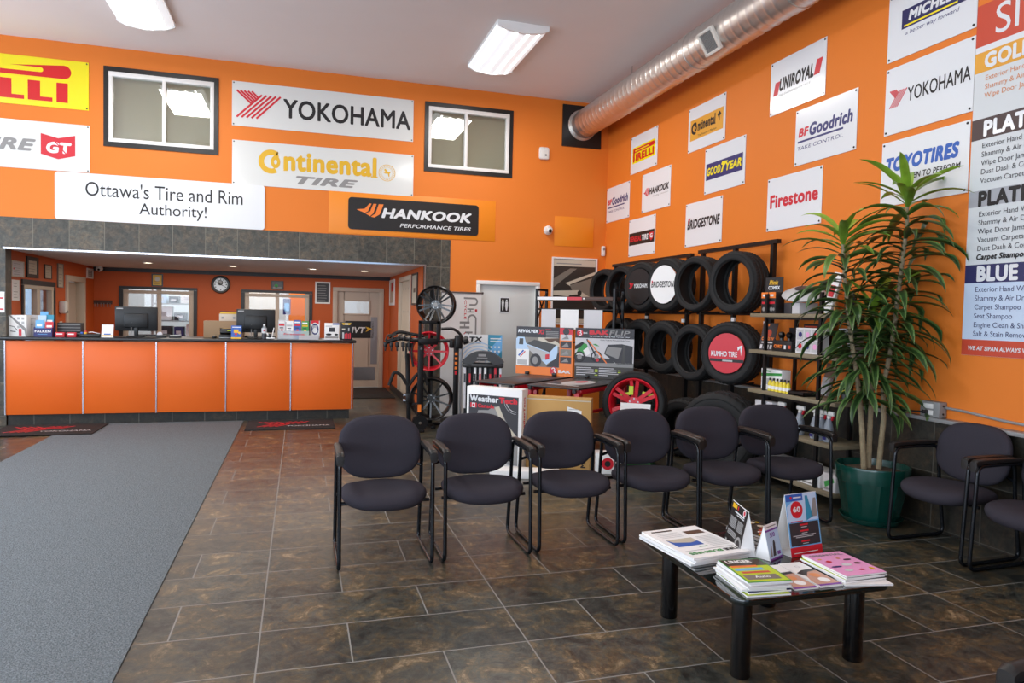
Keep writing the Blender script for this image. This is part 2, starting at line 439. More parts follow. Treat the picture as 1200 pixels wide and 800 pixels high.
# restroom door in the back wall
d1 = bpy.data.objects.new('door_1', None); col.objects.link(d1); d1.location = (3.045, YB, 0); struct(d1)
f = MB('trim_white')
for x in (-.475, .475): f.box((x, .03, .995), (.06, .096, 1.99), .003)
f.box((0, .03, 2.02), (1.01, .1, .06), .006); f.build('door_frame', d1)
MB('door_grey').box((0, .06, 1.0), (.89, .045, 1.98), .003).build('door_leaf', d1)
h = MB('steel'); h.cyl((.38, .04, 1.0), (.38, -.02, 1.0), .022); h.cyl((.38, -.02, 1.0), (.27, -.02, 1.0), .009); h.build('handle', d1)
sg = thing('restroom_sign', 'small black restroom sign with white man and woman figures on the grey door', 'sign', (3.0, YB+.034, 1.69))
MB('sign_white').box((0, -.002, 0), (.165, .004, .24), 0).build('panel', sg, smooth=False)
p = MB('ink_black'); p.rect(-.066, -.104, .066, .104, .0055); p.build('field', sg, smooth=False)
p = MB('sign_white')
for k in (-.03, .03):
    p.disc(k, .07, .013, .0065, 12); p.flat([(k-.02, .05), (k+.02, .05), (k+.022 if k > 0 else k+.014, -.02), (k+.008, -.085), (k-.008, -.085), (k-.022 if k > 0 else k-.014, -.02)], .0065)
p.build('pictogram', sg, smooth=False)

# ------------------------------------------------------------------ office recess
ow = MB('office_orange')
def holes_wall(mb, x0, x1, z1, holes, y0, y1):
    """wall in X-Z with rectangular holes (sorted by x)"""
    x = x0
    for a, b, c, d in holes:
        mb.box(((x+a)/2, (y0+y1)/2, z1/2), (a-x, y1-y0, z1))
        if c > 0: mb.box(((a+b)/2, (y0+y1)/2, c/2), (b-a, y1-y0, c))
        mb.box(((a+b)/2, (y0+y1)/2, (d+z1)/2), (b-a, y1-y0, z1-d)); x = b
    mb.box(((x+x1)/2, (y0+y1)/2, z1/2), (x1-x, y1-y0, z1))
holes_wall(ow, XOL-.15, XOR+.15, ZO, [(-3.165, -1.855, .9, 1.905), (-1.078, .232, .9, 1.905), (.62, 1.62, 0, 2.005)], YO, YO+.15)
struct(ow.build('wall_office_back', smooth=False))
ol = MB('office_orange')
def ybox(mb, x0, x1, y0, y1, z0, z1): mb.box(((x0+x1)/2, (y0+y1)/2, (z0+z1)/2), (x1-x0, y1-y0, z1-z0))
for y0, y1, z0, z1 in ((YB+.18, 10.93, 0, ZO), (10.93, 12.26, 0, .95), (10.93, 12.26, 1.87, ZO), (12.26, 12.78, 0, ZO), (12.78, 13.8, 2.015, ZO), (13.8, YO, 0, ZO)): ybox(ol, XOL-.15, XOL, y0, y1, z0, z1)
struct(ol.build('wall_office_left', smooth=False))
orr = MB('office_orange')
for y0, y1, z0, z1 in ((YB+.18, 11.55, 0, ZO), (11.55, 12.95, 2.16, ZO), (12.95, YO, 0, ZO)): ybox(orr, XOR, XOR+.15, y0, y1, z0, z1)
struct(orr.build('wall_office_right', smooth=False))
struct(MB('ceiling_grey').box(((XOL+XOR)/2, (YB+.18+YO)/2, ZO+.06), (XOR-XOL+.3, YO-YB-.18, .12)).build('ceiling_office', smooth=False))
struct(MB('band_charcoal').box(((XOL+XOR)/2, YO-.012, 2.2), (XOR-XOL, .024, .07)).build('trim_7', smooth=False))
struct(MB('band_charcoal').box((XOR-.01, 12.2, .06), (.02, 3.6, .12)).build('baseboard_office', smooth=False))
for i, (x, y) in enumerate(((-2.3, 12.3), (-1.05, 12.3), (.2, 12.3), (1.05, 12.3))):
    t = thing('downlight', ['recessed round downlight nearest the ceiling camera in the low office ceiling', 'recessed round downlight above the wall clock in the low office ceiling',
        'recessed round downlight before the right office window in the low ceiling', 'recessed round downlight before the taupe office door in the low ceiling'][i], 'ceiling light', (x, y, ZO), 0, 'downlights in the office ceiling')
    MB('trim_white').lathe([(.06, -.001), (.085, -.001), (.09, -.008), (.06, -.01)], 24, closed=True).build('bezel', t)
    MB('down_glow').cyl((0, 0, -.003), (0, 0, -.006), .06, n=24).build('lamp', t)
# office windows on the back wall
for i, (x0, x1) in enumerate(((-3.165, -1.855), (-1.078, .232))):
    z0, z1 = .9, 1.905
    t = bpy.data.objects.new('window_%d' % (i+3), None); col.objects.link(t); t.location = ((x0+x1)/2, YO, (z0+z1)/2); struct(t)
    w, h = x1-x0, z1-z0; f = MB('band_charcoal')
    for u, v, a, b in ((0, h/2-.025, w, .05), (-w/2+.03, -.026, .06, h-.052), (w/2-.03, -.026, .06, h-.052)): f.box((u, 0, v), (a, .05, b))
    f.build('outer_casing', t, smooth=False); f = MB('door_taupe'); iw = w-.12; ih = h-.05
    for u, v, a, b in ((0, ih/2-.055, iw, .06), (0, -ih/2, iw, .08), (-iw/2+.04, 0, .08, ih), (iw/2-.04, 0, .08, ih), (0, 0, .07, ih)): f.box((u, .03, v-.02), (a, .07 if a > b else .064, b), .004)
    f.build('window_frame', t); MB('office_glass').box((0, .04, 0), (iw-.1, .006, ih-.08)).build('pane', t, smooth=False)
# left office window (looks onto the snowy yard) and left door
t = bpy.data.objects.new('window_5', None); col.objects.link(t); t.location = (XOL, 11.595, 1.41); t.rotation_euler = (0, 0, R(90)); struct(t)
f = MB('band_charcoal'); w, h = 1.33, .92
for u, v, a, b in ((0, h/2-.03, w, .07), (-w/2+.025, -.036, .05, h-.072), (w/2-.025, -.036, .05, h-.072)): f.box((u, 0, v), (a, .04, b))
f.build('outer_casing', t, smooth=False); f = MB('door_beige')
for u, v, a, b in ((0, h/2-.09, w-.1, .06), (0, -h/2+.04, w-.1, .08), (-w/2+.09, 0, .08, h-.1), (w/2-.09, 0, .08, h-.1), (-.02, 0, .13, h-.1)): f.box((u, .03, v), (a, .08 if a > b else .074, b), .004)
f.build('window_frame', t); MB('office_glass').box((0, .05, 0), (w-.15, .006, h-.1)).build('pane', t, smooth=False)
t = bpy.data.objects.new('door_2', None); col.objects.link(t); t.location = (XOL, 13.29, 0); t.rotation_euler = (0, 0, R(90)); struct(t)
f = MB('door_beige')
for x in (-.465, .465): f.box((x, .05, .965), (.09, .156, 1.93), .003)
f.box((0, .05, 1.97), (1.02, .16, .09), .006); f.build('door_frame', t)
f = MB('door_taupe'); f.box((0, .12, .96), (.86, .04, 1.92)); f.m('ink_charcoal'); f.rect(-.12, 1.0, .0, 1.78, -.098); f.rect(-.12, .4, 0, .9, -.098); f.build('door_leaf', t, smooth=False)
# right office door
t = bpy.data.objects.new('door_3', None); col.objects.link(t); t.location = (XOR, 12.25, 0); t.rotation_euler = (0, 0, R(-90)); struct(t)
f = MB('door_beige')
for x in (-.66, .66): f.box((x, .02, 1.045), (.08, .076, 2.09), .003)
f.box((0, .02, 2.12), (1.4, .08, .08), .006); f.build('door_frame', t)
f = MB('door_beige'); f.box((0, .06, 1.05), (1.26, .04, 2.1)); f.build('door_leaf', t, smooth=False)
f = MB('plastic_grey')
for a in range(4):
    for b in range(5): f.disc(-.45+a*.3, .35+b*.4, .02, -.036, 10)
f.build('studs', t, smooth=False)
# taupe office door with a vision panel and a black sign
t = bpy.data.objects.new('door_4', None); col.objects.link(t); t.location = (1.12, YO, 0); struct(t)
f = MB('door_taupe')
for x in (-.455, .455): f.box((x, .02, .965), (.09, .096, 1.93), .003)
f.box((0, .02, 1.965), (1.0, .1, .08), .006); f.build('door_frame', t)
f = MB('door_taupe')
for u, v, a, b in ((-.34, .97, .14, 1.92), (.31, .97, .2, 1.92), (-.03, 1.84, .5, .18), (-.03, .74, .5, 1.46)): f.box((u, .06, v), (a, .045, b))
f.build('door_leaf', t, smooth=False)
f = MB('door_taupe')
for u, v, a, b in ((-.03, 1.75, .52, .03), (-.03, 1.475, .52, .03), (-.285, 1.61, .03, .3), (.225, 1.61, .03, .3)): f.box((u, .03, v), (a, .03, b), .004)
f.build('panel_frame', t); MB('office_glass').box((-.03, .06, 1.61), (.5, .006, .28)).build('pane', t, smooth=False)
f = MB('steel'); f.box((.32, .034, .95), (.13, .006, .95)); f.cyl((.34, .03, 1.0), (.34, -.03, 1.0), .028); f.box((0, .034, .28), (.7, .005, .26)); f.build('push_plate', t)
s = thing('door_sign', 'black sign with white and yellow lettering on the taupe office door', 'sign', (1.17, YO+.037, 1.17))
MB('ink_black').box((-.02, -.003, 0), (.56, .006, .34)).build('panel', s, smooth=False)
f = MB('sign_white'); f.txt('MVT', -.27, -.07, .1, .05, .008, .03, .2); f.m('ink_gold').flat([(.1, -.05), (.24, .02), (.1, .06), (.14, .01)], .008); f.build('lettering', s, smooth=False)
tag(MB('mat_black').box((1.1, 13.45, .006), (1.1, 1.7, .012), .003).build('floor_mat'), 'plain dark mat on the floor before the taupe office door', 'mat')

# things on the office walls
def frame_thing(name, label, cat, loc, rz, w, h, frame, field, group=None, fw=.02, deco=None, dep=.02):
    t = thing(name, label, cat, loc, rz, group)
    f = MB(frame)
    for u, v, a, b in ((0, h/2-fw/2, w, fw), (0, -h/2+fw/2, w, fw), (-w/2+fw/2, 0, fw, h-2*fw), (w/2-fw/2, 0, fw, h-2*fw)): f.box((u, -dep/2, v), (a, dep, b))
    f.build('frame', t, smooth=False)
    p = MB(field); p.box((0, -dep*.3, 0), (w-2*fw, dep*.6, h-2*fw))
    if deco: deco(p, w, h, dep*.6+.001)
    p.build('sheet', t, smooth=False); return t
def lines(p, w, h, n, mat='ink_grey', k=6, top=.32, bot=-.35, ww=.32):
    p.m(mat)
    for i in range(k):
        v = h*(top+(bot-top)*i/(k-1)); a = random.uniform(.7, 1)
        p.rect(-w*ww, v-h*.012, w*ww*(2*a-1), v+h*.012, n)
G = 'framed papers on the office side wall'
def certdeco(p, w, h, n): lines(p, w, h, n); p.m('ink_red').rect(-w*.36, -h*.05, -w*.26, h*.05, n)
frame_thing('plaque', 'pale wide plaque highest by the slate pillar on the office side wall', 'plaque', (XOL, 10.78, 2.0), 90, .42, .21, 'photo_light', 'paper_grey', G, .012, certdeco)
frame_thing('certificate', 'thick dark framed certificate above the office side window', 'certificate', (XOL, 11.32, 2.05), 90, .43, .29, 'frame_black', 'photo_light', G, .05, lines)
frame_thing('plaque', 'small pinkish plaque right of the dark framed certificate', 'plaque', (XOL, 11.95, 2.02), 90, .3, .21, 'dark_wood', 'photo_light', G, .012, lines)
frame_thing('certificate', 'tall narrow framed sheet beside the side door frame', 'certificate', (XOL, 12.51, 1.99), 90, .26, .37, 'photo_mid', 'photo_light', G, .012, lines)
frame_thing('notice', 'white paper notice left of the office side window', 'notice', (XOL, 10.73, 1.72), 90, .24, .27, 'paper', 'paper', G, .01, lines, .008)
frame_thing('notice', 'white paper pinned to the slate pillar above the counter end', 'notice', (-3.62, YB-.0125, 1.56), 0, .13, .26, 'paper', 'paper', None, .01, lambda p, w, h, n: (p.m('ink_red').rect(-w*.5, .04, w*.5, .06, n), p.rect(-w*.5, -.1, w*.5, -.08, n)), .006)
frame_thing('vent_grille', 'small grey grille high beside the ceiling camera', 'vent', (XOL, 14.12, 2.1), 90, .36, .18, 'plastic_white', 'plastic_grey', None, .03, lambda p, w, h, n: lines(p, w, h, n, 'plastic_white', 5))
t = thing('security_camera', 'white dome camera in the office corner under the low ceiling', 'camera', (-3.44, 14.2, ZO+.003))
MB('plastic_white').cyl((0, 0, -.001), (0, 0, -.03), .05).build('base', t); m = MB('plastic_white'); m.lathe([(.001, -.1), (.04, -.085), (.058, -.05), (.055, -.03), (.001, -.028)], 20); m.m('screen_black').cyl((.0, -.045, -.06), (.0, -.062, -.062), .02); m.build('dome', t)
t = thing('soap_dispenser', 'white hand sanitizer dispenser on the office side wall', 'dispenser', (XOL-.003, 12.52, 1.44), 90)
MB('plastic_white').box((0, -.05, .06), (.13, .1, .2), .03).build('body', t); MB('plastic_grey').box((0, -.09, -.01), (.06, .05, .04), .01).build('nozzle', t)
t = thing('light_switch', 'small white switch plate below the hand sanitizer dispenser', 'switch', (XOL, 12.55, 1.2), 90)
MB('plastic_white').box((0, -.004, 0), (.12, .008, .16), .003).build('plate', t); m = MB('plastic_grey'); m.box((0, -.01, .035), (.03, .012, .045)); m.box((0, -.01, -.035), (.03, .012, .045)); m.build('rocker', t, smooth=False)
t = thing('key_rack', 'dark key rack with hanging keys in the office corner', 'key rack', (XOL+.12, YO+.002, 1.6))
MB('dark_wood').box((.03, -.012, .0), (.3, .022, .07)).build('board', t, smooth=False)
for k in range(6): m = MB('steel'); m.cyl((-.1+k*.05, -.02, -.02), (-.1+k*.05, -.035, -.02), .004, n=6); m.cyl((-.1+k*.05, -.03, -.018), (-.1+k*.05, -.03, -.09), .006, n=6); m.build('key', t)
frame_thing('plaque', 'gold plaque in a dark frame above the left office window', 'plaque', (-2.535, YO, 2.03), 0, .19, .23, 'frame_black', 'ink_gold', None, .02, lambda p, w, h, n: (p.m('photo_light').disc(0, .02, .04, n), lines(p, w, h, n, 'ink_brown', 3, -.1, -.3)))
t = thing('wall_clock', 'round wall clock with black rim and white face in the office', 'clock', (-1.445, YO, 1.985))
MB('frame_black').lathe([(.12, -.01), (.125, -.045), (.155, -.05), (.168, -.03), (.168, -.001)], 40, 'Y').build('rim', t)
MB('sign_white').cyl((0, -.001, 0), (0, -.012, 0), .125, n=36).build('dial', t)
m = MB('ink_black')
for k in range(12):
    a = PI/6*k; m.disc(.1*math.cos(a), .1*math.sin(a), .011, .0135, 8)
m.disc(-.01, .035, .05, .0135, 14); m.m('ink_lightgrey').disc(-.01, .04, .035, .0142, 12); m.build('numerals', t, smooth=False)
m = MB('ink_black'); m.stroke([(0, 0), (-.05, .05)], .014, .016); m.stroke([(0, 0), (.075, -.04)], .01, .017); m.disc(0, 0, .012, .018, 10); m.build('hands', t, smooth=False)
frame_thing('framed_picture', 'small dark framed picture above the right office window', 'picture', (-.425, YO, 2.005), 0, .225, .17, 'frame_black', 'photo_dark', None, .02, lambda p, w, h, n: (p.m('ink_green').disc(-.02, -.01, .035, n, 10), p.m('photo_mid').rect(-.08, -.06, .08, -.03, n)))
frame_thing('framed_notice', 'white framed dark notice between the office window and taupe door', 'notice', (.425, YO, 1.885), 0, .29, .43, 'paper', 'ink_charcoal', None, .03, lambda p, w, h, n: lines(p, w, h, n, 'ink_grey', 7))
frame_thing('framed_picture', 'shallow white framed picture at the far end of the right office wall', 'picture', (XOR, 13.95, 1.92), -90, .75, .5, 'paper', 'photo_light', None, .05, lambda p, w, h, n: p.m('ink_red').rect(-.1, .02, .2, .18, n))
frame_thing('framed_picture', 'tall black framed picture nearest the slate pillar on the right office wall', 'picture', (XOR, 11.1, 1.91), -90, .55, .5, 'frame_black', 'photo_light', None, .03, lambda p, w, h, n: p.m('ink_brown').rect(-.1, -.05, .1, .02, n))

# the workshop seen through the office windows
ws = MB('shop_wall'); ws.box((-1.0, 17.55, 1.5), (6.8, .1, 3.0)); ws.box((-1.0, 16.0, 2.95), (6.8, 3.0, .1)); ws.box((-4.45, 16.0, 1.5), (.1, 3.0, 3.0)); ws.box((2.45, 16.0, 1.5), (.1, 3.0, 3.0))
struct(ws.build('wall_workshop', smooth=False))
t = thing('storage_shelf', 'grey steel shelf of parts seen through the left office window', 'shelf', (-2.15, 16.2, 0))
f = MB('steel')
for x in (-.75, .75):
    for y in (-.25, .25): f.box((x, y, 1.1), (.04, .04, 2.2))
f.build('post', t, smooth=False)
for z in (.9, 1.25, 1.6): MB('steel').box((0, 0, z), (1.5, .5, .03)).build('shelf_board', t, smooth=False)
k = 0
for z, items in ((.915, [('ink_charcoal', .3), ('ink_navy', .2), ('paper', .2), ('ink_red', .14), ('ink_charcoal', .34)]), (1.265, [('paper', .3), ('ink_charcoal', .25), ('ink_navy', .12), ('ink_charcoal', .3), ('ink_gold', .22)]), (1.615, [('ink_paleblue', .2), ('ink_charcoal', .2), ('paper', .3), ('ink_green', .4), ('ink_charcoal', .2)])):
    x = -.7
    for mt, w in items:
        words = {'ink_charcoal': 'charcoal', 'ink_navy': 'navy', 'paper': 'white', 'ink_red': 'red', 'ink_gold': 'yellow', 'ink_paleblue': 'pale blue', 'ink_green': 'green'}[mt]
        hh = random.uniform(.14, .28); b = MB(mt); b.box((0, 0, hh/2), (w-.02, .3, hh), .006); b.m('paper_grey').rect(-w*.25, hh*.3, w*.2, hh*.6, .152)
        lv = {.915: 'low', 1.265: 'middle', 1.615: 'high'}[z]
        place(b.build('parts_box'), (-2.15+x+w/2, 16.2, z), 0, '%s parts box, %s from left on the %s shelf behind the office window' % (words, ['first', 'second', 'third', 'fourth', 'fifth'][items.index((mt, w)) if items.count((mt, w)) == 1 else (k % 5)], lv), 'box', 'boxes on the workshop shelf')
        x += w+.03; k += 1
t = thing('strip_curtain', 'white strip curtain seen through the right office window', 'curtain', (-1.0, 16.6, 0))
for k in range(7):
    m = MB('curtain'); m.box((-.5+k*.15, .02*(k % 2), 1.1), (.145, .008, 2.2)); m.build('strip', t, smooth=False)
MB('steel').cyl((-.6, 0, 2.22), (.6, 0, 2.22), .025).build('rail', t)
tag(MB('ink_orange').box((.15, 17.4, 1.2), (.8, .06, 2.2)).build('orange_panel', smooth=False), 'orange panel beyond the strip curtain in the workshop', 'panel')
t = thing('wall_poster', 'blue and white poster beside the workshop strip curtain', 'poster', (-.28, 16.3, 1.6))
MB('ink_navy').box((0, 0, 0), (.16, .01, .35)).build('sheet', t, smooth=False); m = MB('ink_sky'); m.rect(-.05, -.1, .05, .08, .006); m.build('print', t, smooth=False)
tag(MB('snow').box((-6.0, 12.5, -.1), (4.6, 9, .1)).build('ground_outside', smooth=False), None, None, None, 'structure')
sb = MB('snow'); sb.lathe([(2.2, 0), (1.9, .5), (1.4, .85), (.8, 1.2), (.001, 1.35)], 24, wob=lambda i, j: .18*math.sin(i*2.1+j))
place(sb.build('snowbank'), (-7.6, 15.6, -.05), 0, 'white heap of snow outside the office side window', 'snowbank')

# ------------------------------------------------------------------ reception counter
CF = 10.26
t = thing('reception_counter', 'long reception counter with glossy orange front panels and slate kick base', 'counter', (0, CF, 0))
xs = [-3.54, -2.675, -1.817, -.96, -.117, .722]
for i in range(5):
    MB('counter_orange').box(((xs[i]+xs[i+1])/2, .015, .61), (xs[i+1]-xs[i]-.014, .03, .94), .003).build('front_panel', t)
MB('counter_orange').box((.73, .36, .61), (.03, .66, .94), .003).build('end_panel', t)
for x in xs: MB('strip_steel').box((x, .006, .61), (.014, .03, .945)).build('trim_strip', t, smooth=False)
m = MB('kick_slate'); m.box((-1.42, .1, .07), (4.22, .08, .14)); m.build('kick_base', t, smooth=False)
MB('band_charcoal').box((-1.42, .38, .6), (4.2, .62, .9)).build('carcass', t, smooth=False)
tag(MB('counter_black').box((-1.405, CF+.34, 1.108), (4.36, .76, .04), .012).build('countertop'), 'long black worktop lying along the orange reception counter', 'worktop')
ZT = 1.128

def pbox(name, label, cat, loc, rz, d, mat, deco=None, group=None, bev=.002):
    """printed carton: body with a printed face toward -Y"""
    b = MB(mat); b.box((0, 0, d[2]/2), d, bev)
    t = place(b.build(name), loc, rz, label, cat, group)
    if deco:
        p = MB('paper'); deco(p, d[0], d[2], d[1]/2+.0012); p.build('print', t, smooth=False)
    return t
def card(name, label, cat, loc, rz, w, h, mat, deco=None, group=None, lean=12, dep=.004):
    """stand-up card leaning back with a strut behind"""
    t = thing(name, label, cat, loc, rz, group)
    M = Matrix.Rotation(R(-lean), 4, 'X')
    p = MB(mat); p.box((0, 0, h/2), (w, dep, h), M=M)
    if deco: deco(p, w, h, dep/2+.001, M)
    p.build('printed_face', t, smooth=False)
    s_ = MB(mat); q = Vector((0, math.sin(R(lean))*h*.9, math.cos(R(lean))*h*.9))
    s_.add([(-w*.2, q.y, q.z), (w*.2, q.y, q.z), (w*.2, q.y+h*.22, .001), (-w*.2, q.y+h*.22, .001)], [(0, 1, 2, 3)]); s_.build('strut', t, smooth=False)
    return t
CY = CF+.16
def d_fire(p, w, h, n):
    p.m('ink_lightgrey')
    for a in range(2):
        for b in range(3): p.rect(w*(-.02+a*.24), h*(.9-b*.2)-.03, w*(.12+a*.24), h*(.9-b*.2), n)
    p.m('ink_grey').flat([(-w*.5, h), (-w*.38, h), (w*.48, .1), (w*.5, 0), (w*.44, 0), (w*.38, .07)], n+.0005)
    p.m('ink_red').rect(w*.06, .01, w*.22, h*.36, n+.001); p.m('ink_charcoal').stroke([(-w*.45, h*.5), (-w*.2, h*.46), (0, h*.28)], .008, n+.001); p.stroke([(-w*.4, h*.25), (-.02, h*.22)], .01, n+.001)
pbox('display_box', 'white carton printed with a red extinguisher at the counter left end', 'box', (-3.44, CY+.03, ZT), 0, (.2, .14, .27), 'paper', d_fire)
pbox('display_box', 'plain pale carton standing behind the extinguisher carton on the counter', 'box', (-3.4, CY+.26, ZT), 0, (.28, .1, .27), 'paper_grey', lambda p, w, h, n: lines(p, w, 2*h*.45, n, 'ink_grey', 3, .9, .3))
t = thing('leaflet_holder', 'navy leaflet holder with white lettering on the counter', 'leaflet holder', (-3.155, CY, ZT))
m = MB('ink_navy'); m.box((0, 0, .005), (.2, .12, .01)); m.box((0, -.055, .055), (.2, .008, .11)); m.box((0, .05, .1), (.2, .008, .2)); m.box((-.1, 0, .06), (.006, .11, .12)); m.box((.1, 0, .06), (.006, .11, .12)); m.build('tray', t, smooth=False)
m = MB('paper'); m.txt('FALKEN', -.09, .055, .09, .085, .0605, .03); m.m('ink_sky').rect(-.06, .03, .05, .036, .0605); m.build('lettering', t, smooth=False)
for k, (x, y, hh, mt, wd) in enumerate(((-.05, -.03, .2, 'ink_sky', 'blue'), (.06, -.03, .18, 'ink_red', 'dark red'), (-.03, .0, .26, 'ink_paleblue', 'pale blue'), (.05, .015, .27, 'ink_teal', 'teal'), (-.02, .035, .31, 'ink_sky', 'tall blue'))):
    b = MB(mt); b.box((0, 0, hh/2), (.09, .006, hh), M=Matrix.Rotation(R(-6), 4, 'X')); b.m('paper').rect(-.03, hh*.6, .03, hh*.75, .0045, M=Matrix.Rotation(R(-6), 4, 'X'))
    place(b.build('leaflet', smooth=False), (-3.155+x, CY+y, ZT+.012), 0, '%s leaflet standing in the navy counter holder' % wd, 'leaflet', 'leaflets in the navy holder')
t = thing('binder_rack', 'dark desktop organizer with ribbed front standing behind two red cards', 'organizer', (-2.9, CY+.1, ZT))
m = MB('band_charcoal'); m.box((0, .06, .09), (.28, .14, .18), .008); m.build('body', t)
m = MB('ink_grey')
for k in range(4): m.box((0, -.012, .04+k*.038), (.26, .006, .006))
m.build('ribs', t, smooth=False)
for x, wd in ((-2.965, 'left'), (-2.835, 'right')):
    pbox('card_box', '%s of the two small red card boxes before the dark organizer' % wd, 'box', (x, CY-.04, ZT), 0, (.105, .05, .06), 'ink_red', lambda p, w, h, n: p.m('paper').rect(-w*.35, h*.5, w*.3, h*.75, n), 'small red card boxes')
t = thing('desk_tray', 'black tray with blue, red and yellow bits and white cable on the counter', 'tray', (-2.66, CY+.06, ZT))
MB('plastic_black').box((.02, .02, .02), (.24, .18, .04), .006).build('base', t)
m = MB('ink_blue'); m.box((-.07, -.05, .05), (.03, .03, .03), .004); m.m('ink_gold').box((-.03, -.05, .05), (.03, .03, .025), .004); m.m('ink_red').box((-.035, -.02, .062), (.025, .025, .04), .004); m.build('clips', t)
MB('paper').tube([(0, -.02, .06), (.05, -.04, .065), (.09, -.05, .055), (.13, -.03, .045)], .005, 6).build('cable', t)
card('tent_card', 'white stand-up card with blue and yellow mark before the left monitor', 'card', (-2.42, CY-.06, ZT), 0, .14, .17, 'paper', lambda p, w, h, n, M: (p.m('ink_blue').rect(-.04, .035, .04, .05, n, M), p.m('ink_gold').rect(-.06, .012, .06, .03, n, M)))
def monitor(label, loc, rz):
    t = thing('computer_monitor', label, 'monitor', loc, rz, 'monitors on the reception counter')
    m = MB('plastic_black'); m.box((0, .03, .245), (.52, .045, .33), .012); m.box((0, -.005, .22), (.3, .04, .2), .02); m.build('housing', t)
    MB('screen_black').box((0, .0545, .245), (.48, .004, .29)).build('screen', t, smooth=False)
    m = MB('plastic_black'); m.box((0, 0, .09), (.05, .035, .16), .008); m.build('stand_neck', t); MB('plastic_black').box((0, .02, .008), (.22, .17, .016), .006).build('stand_foot', t)
    m = MB('ink_lightgrey'); m.rect(-.24, .375, -.16, .388, -.006); m.build('badge', t, smooth=False)
    m = MB('plastic_grey'); m.cyl((-.06, -.01, .02), (-.055, -.02, .2), .006, n=8); m.build('cable', t)
    return t
monitor('left black computer monitor, seen from behind beside the white card', (-2.13, CF+.36, ZT), 2)
monitor('right black computer monitor, seen from behind beside the blue yellow card', (-.6, CF+.36, ZT), -1)
for x, wd in ((-1.95, 'left'), (-.55, 'right')):
    t = thing('keyboard', 'low black keyboard lying behind the %s monitor' % wd, 'keyboard', (x, CF+.6, ZT), 0, 'keyboards on the reception counter')
    MB('plastic_black').box((0, 0, .012), (.42, .14, .022), .005).build('body', t); m = MB('ink_charcoal')
    for a in range(12):
        for b in range(4): m.box((-.187+a*.034, -.05+b*.033, .025), (.027, .026, .006))
    m.build('keys', t, smooth=False)
t = thing('tape_dispenser', 'small black tape dispenser right of the left monitor', 'tape dispenser', (-1.79, CF+.2, ZT))
m = MB('plastic_black'); m.box((0, 0, .02), (.13, .05, .04), .01); m.build('base', t); MB('paper_grey').cyl((-.02, -.02, .045), (-.02, .02, .045), .033).build('roll', t)
t = thing('stapler', 'small black and silver stapler lying on the counter middle', 'stapler', (-1.61, CF+.14, ZT))
MB('plastic_black').box((0, 0, .012), (.15, .04, .02), .006).build('base', t); MB('steel').box((0.005, 0, .035), (.14, .03, .018), .006, rot=(0, R(-6), 0)).build('arm', t)
pbox('carton', 'wide brown cardboard carton behind the card reader on the counter', 'box', (-1.03, CF+.52, ZT), 0, (.52, .26, .235), 'carton_tan', lambda p, w, h, n: (p.m('cardboard').rect(-.05, h*.52, .2, h*.58, n), p.rect(-.05, h*.46, -.02, h*.58, n)))
t = pbox('small_box', 'small taupe box with a black and yellow top resting on the brown carton', 'box', (-.97, CF+.5, ZT+.236), 0, (.24, .15, .1), 'door_beige', lambda p, w, h, n: (p.m('ink_grey').rect(-.09, .03, -.06, .06, n), p.rect(.06, .03, .09, .06, n)))
m = MB('ink_gold'); m.box((0, 0, .112), (.22, .14, .022), .002); m.m('ink_black').box((0, 0, .13), (.22, .14, .014), .002); m.build('lid', t)
t = thing('card_reader', 'dark payment terminal before the brown carton on the counter', 'card reader', (-.97, CF+.17, ZT))
m = MB('plastic_black'); m.box((0, 0, .03), (.18, .16, .05), .012); m.box((0, .03, .09), (.17, .1, .07), .014, rot=(R(-25), 0, 0)); m.build('body', t)
m = MB('ink_lime'); m.box((.04, -.045, .11), (.05, .006, .012)); m.m('steel').box((0, -.085, .012), (.17, .02, .012), .003); m.build('trim', t)
t = thing('mouse', 'black computer mouse beside the payment terminal', 'mouse', (-1.12, CF+.15, ZT)); MB('plastic_black').pad(.06, .1, .035, (0, 0, .018), 2.4).build('shell', t); MB('ink_grey').cyl((-.006, -.03, .034), (.006, -.03, .034), .008, n=10).build('wheel', t)
def d_yb(p, w, h, n, M):
    p.m('ink_gold').rect(-w*.25, h*.45, w*.2, h*.7, n, M); p.m('ink_red').disc(-.005, h*.36, .017, n+.001, 12, M=M); p.m('ink_gold').disc(w*.3, h*.45, .018, n+.001, 12, M=M); p.rect(-w*.5, 0, w*.5, h*.12, n, M); p.m('paper').rect(-w*.4, h*.85, w*.4, h*.9, n, M)
card('counter_card', 'blue and yellow stand-up card before the right monitor', 'card', (-.835, CF+.06, ZT), 0, .135, .185, 'ink_blue', d_yb)
t = thing('drink_bottle', 'clear drink bottle with a red dotted label before the right monitor', 'bottle', (-.475, CF+.12, ZT))
m = MB('ink_charcoal'); m.lathe([(.001, .001), (.032, .001), (.034, .05), (.03, .075)], 20); m.m('clear_plastic').lathe([(.03, .075), (.035, .1), (.035, .14), (.02, .175), (.013, .19)], 20); m.build('body', t)
m = MB('paper_grey'); m.lathe([(.0362, .085), (.0365, .15)], 20); m.m('ink_red').disc(0, .12, .012, .0375, 10); m.build('label', t); MB('paper').cyl((0, 0, .185), (0, 0, .205), .015).build('cap', t)
t = thing('display_stand', 'crumpled white and black stand beside the drink bottle', 'stand', (-.39, CF+.12, ZT))
m = MB('paper'); m.box((0, 0, .015), (.11, .07, .02), .004); m.box((.03, 0, .09), (.012, .05, .14), .003, rot=(0, R(12), 0)); m.box((-.025, 0, .05), (.012, .05, .09), .003, rot=(0, R(-35), 0)); m.build('frame', t)
MB('plastic_black').box((-.01, -.02, .045), (.04, .03, .06), .006).build('clip', t)
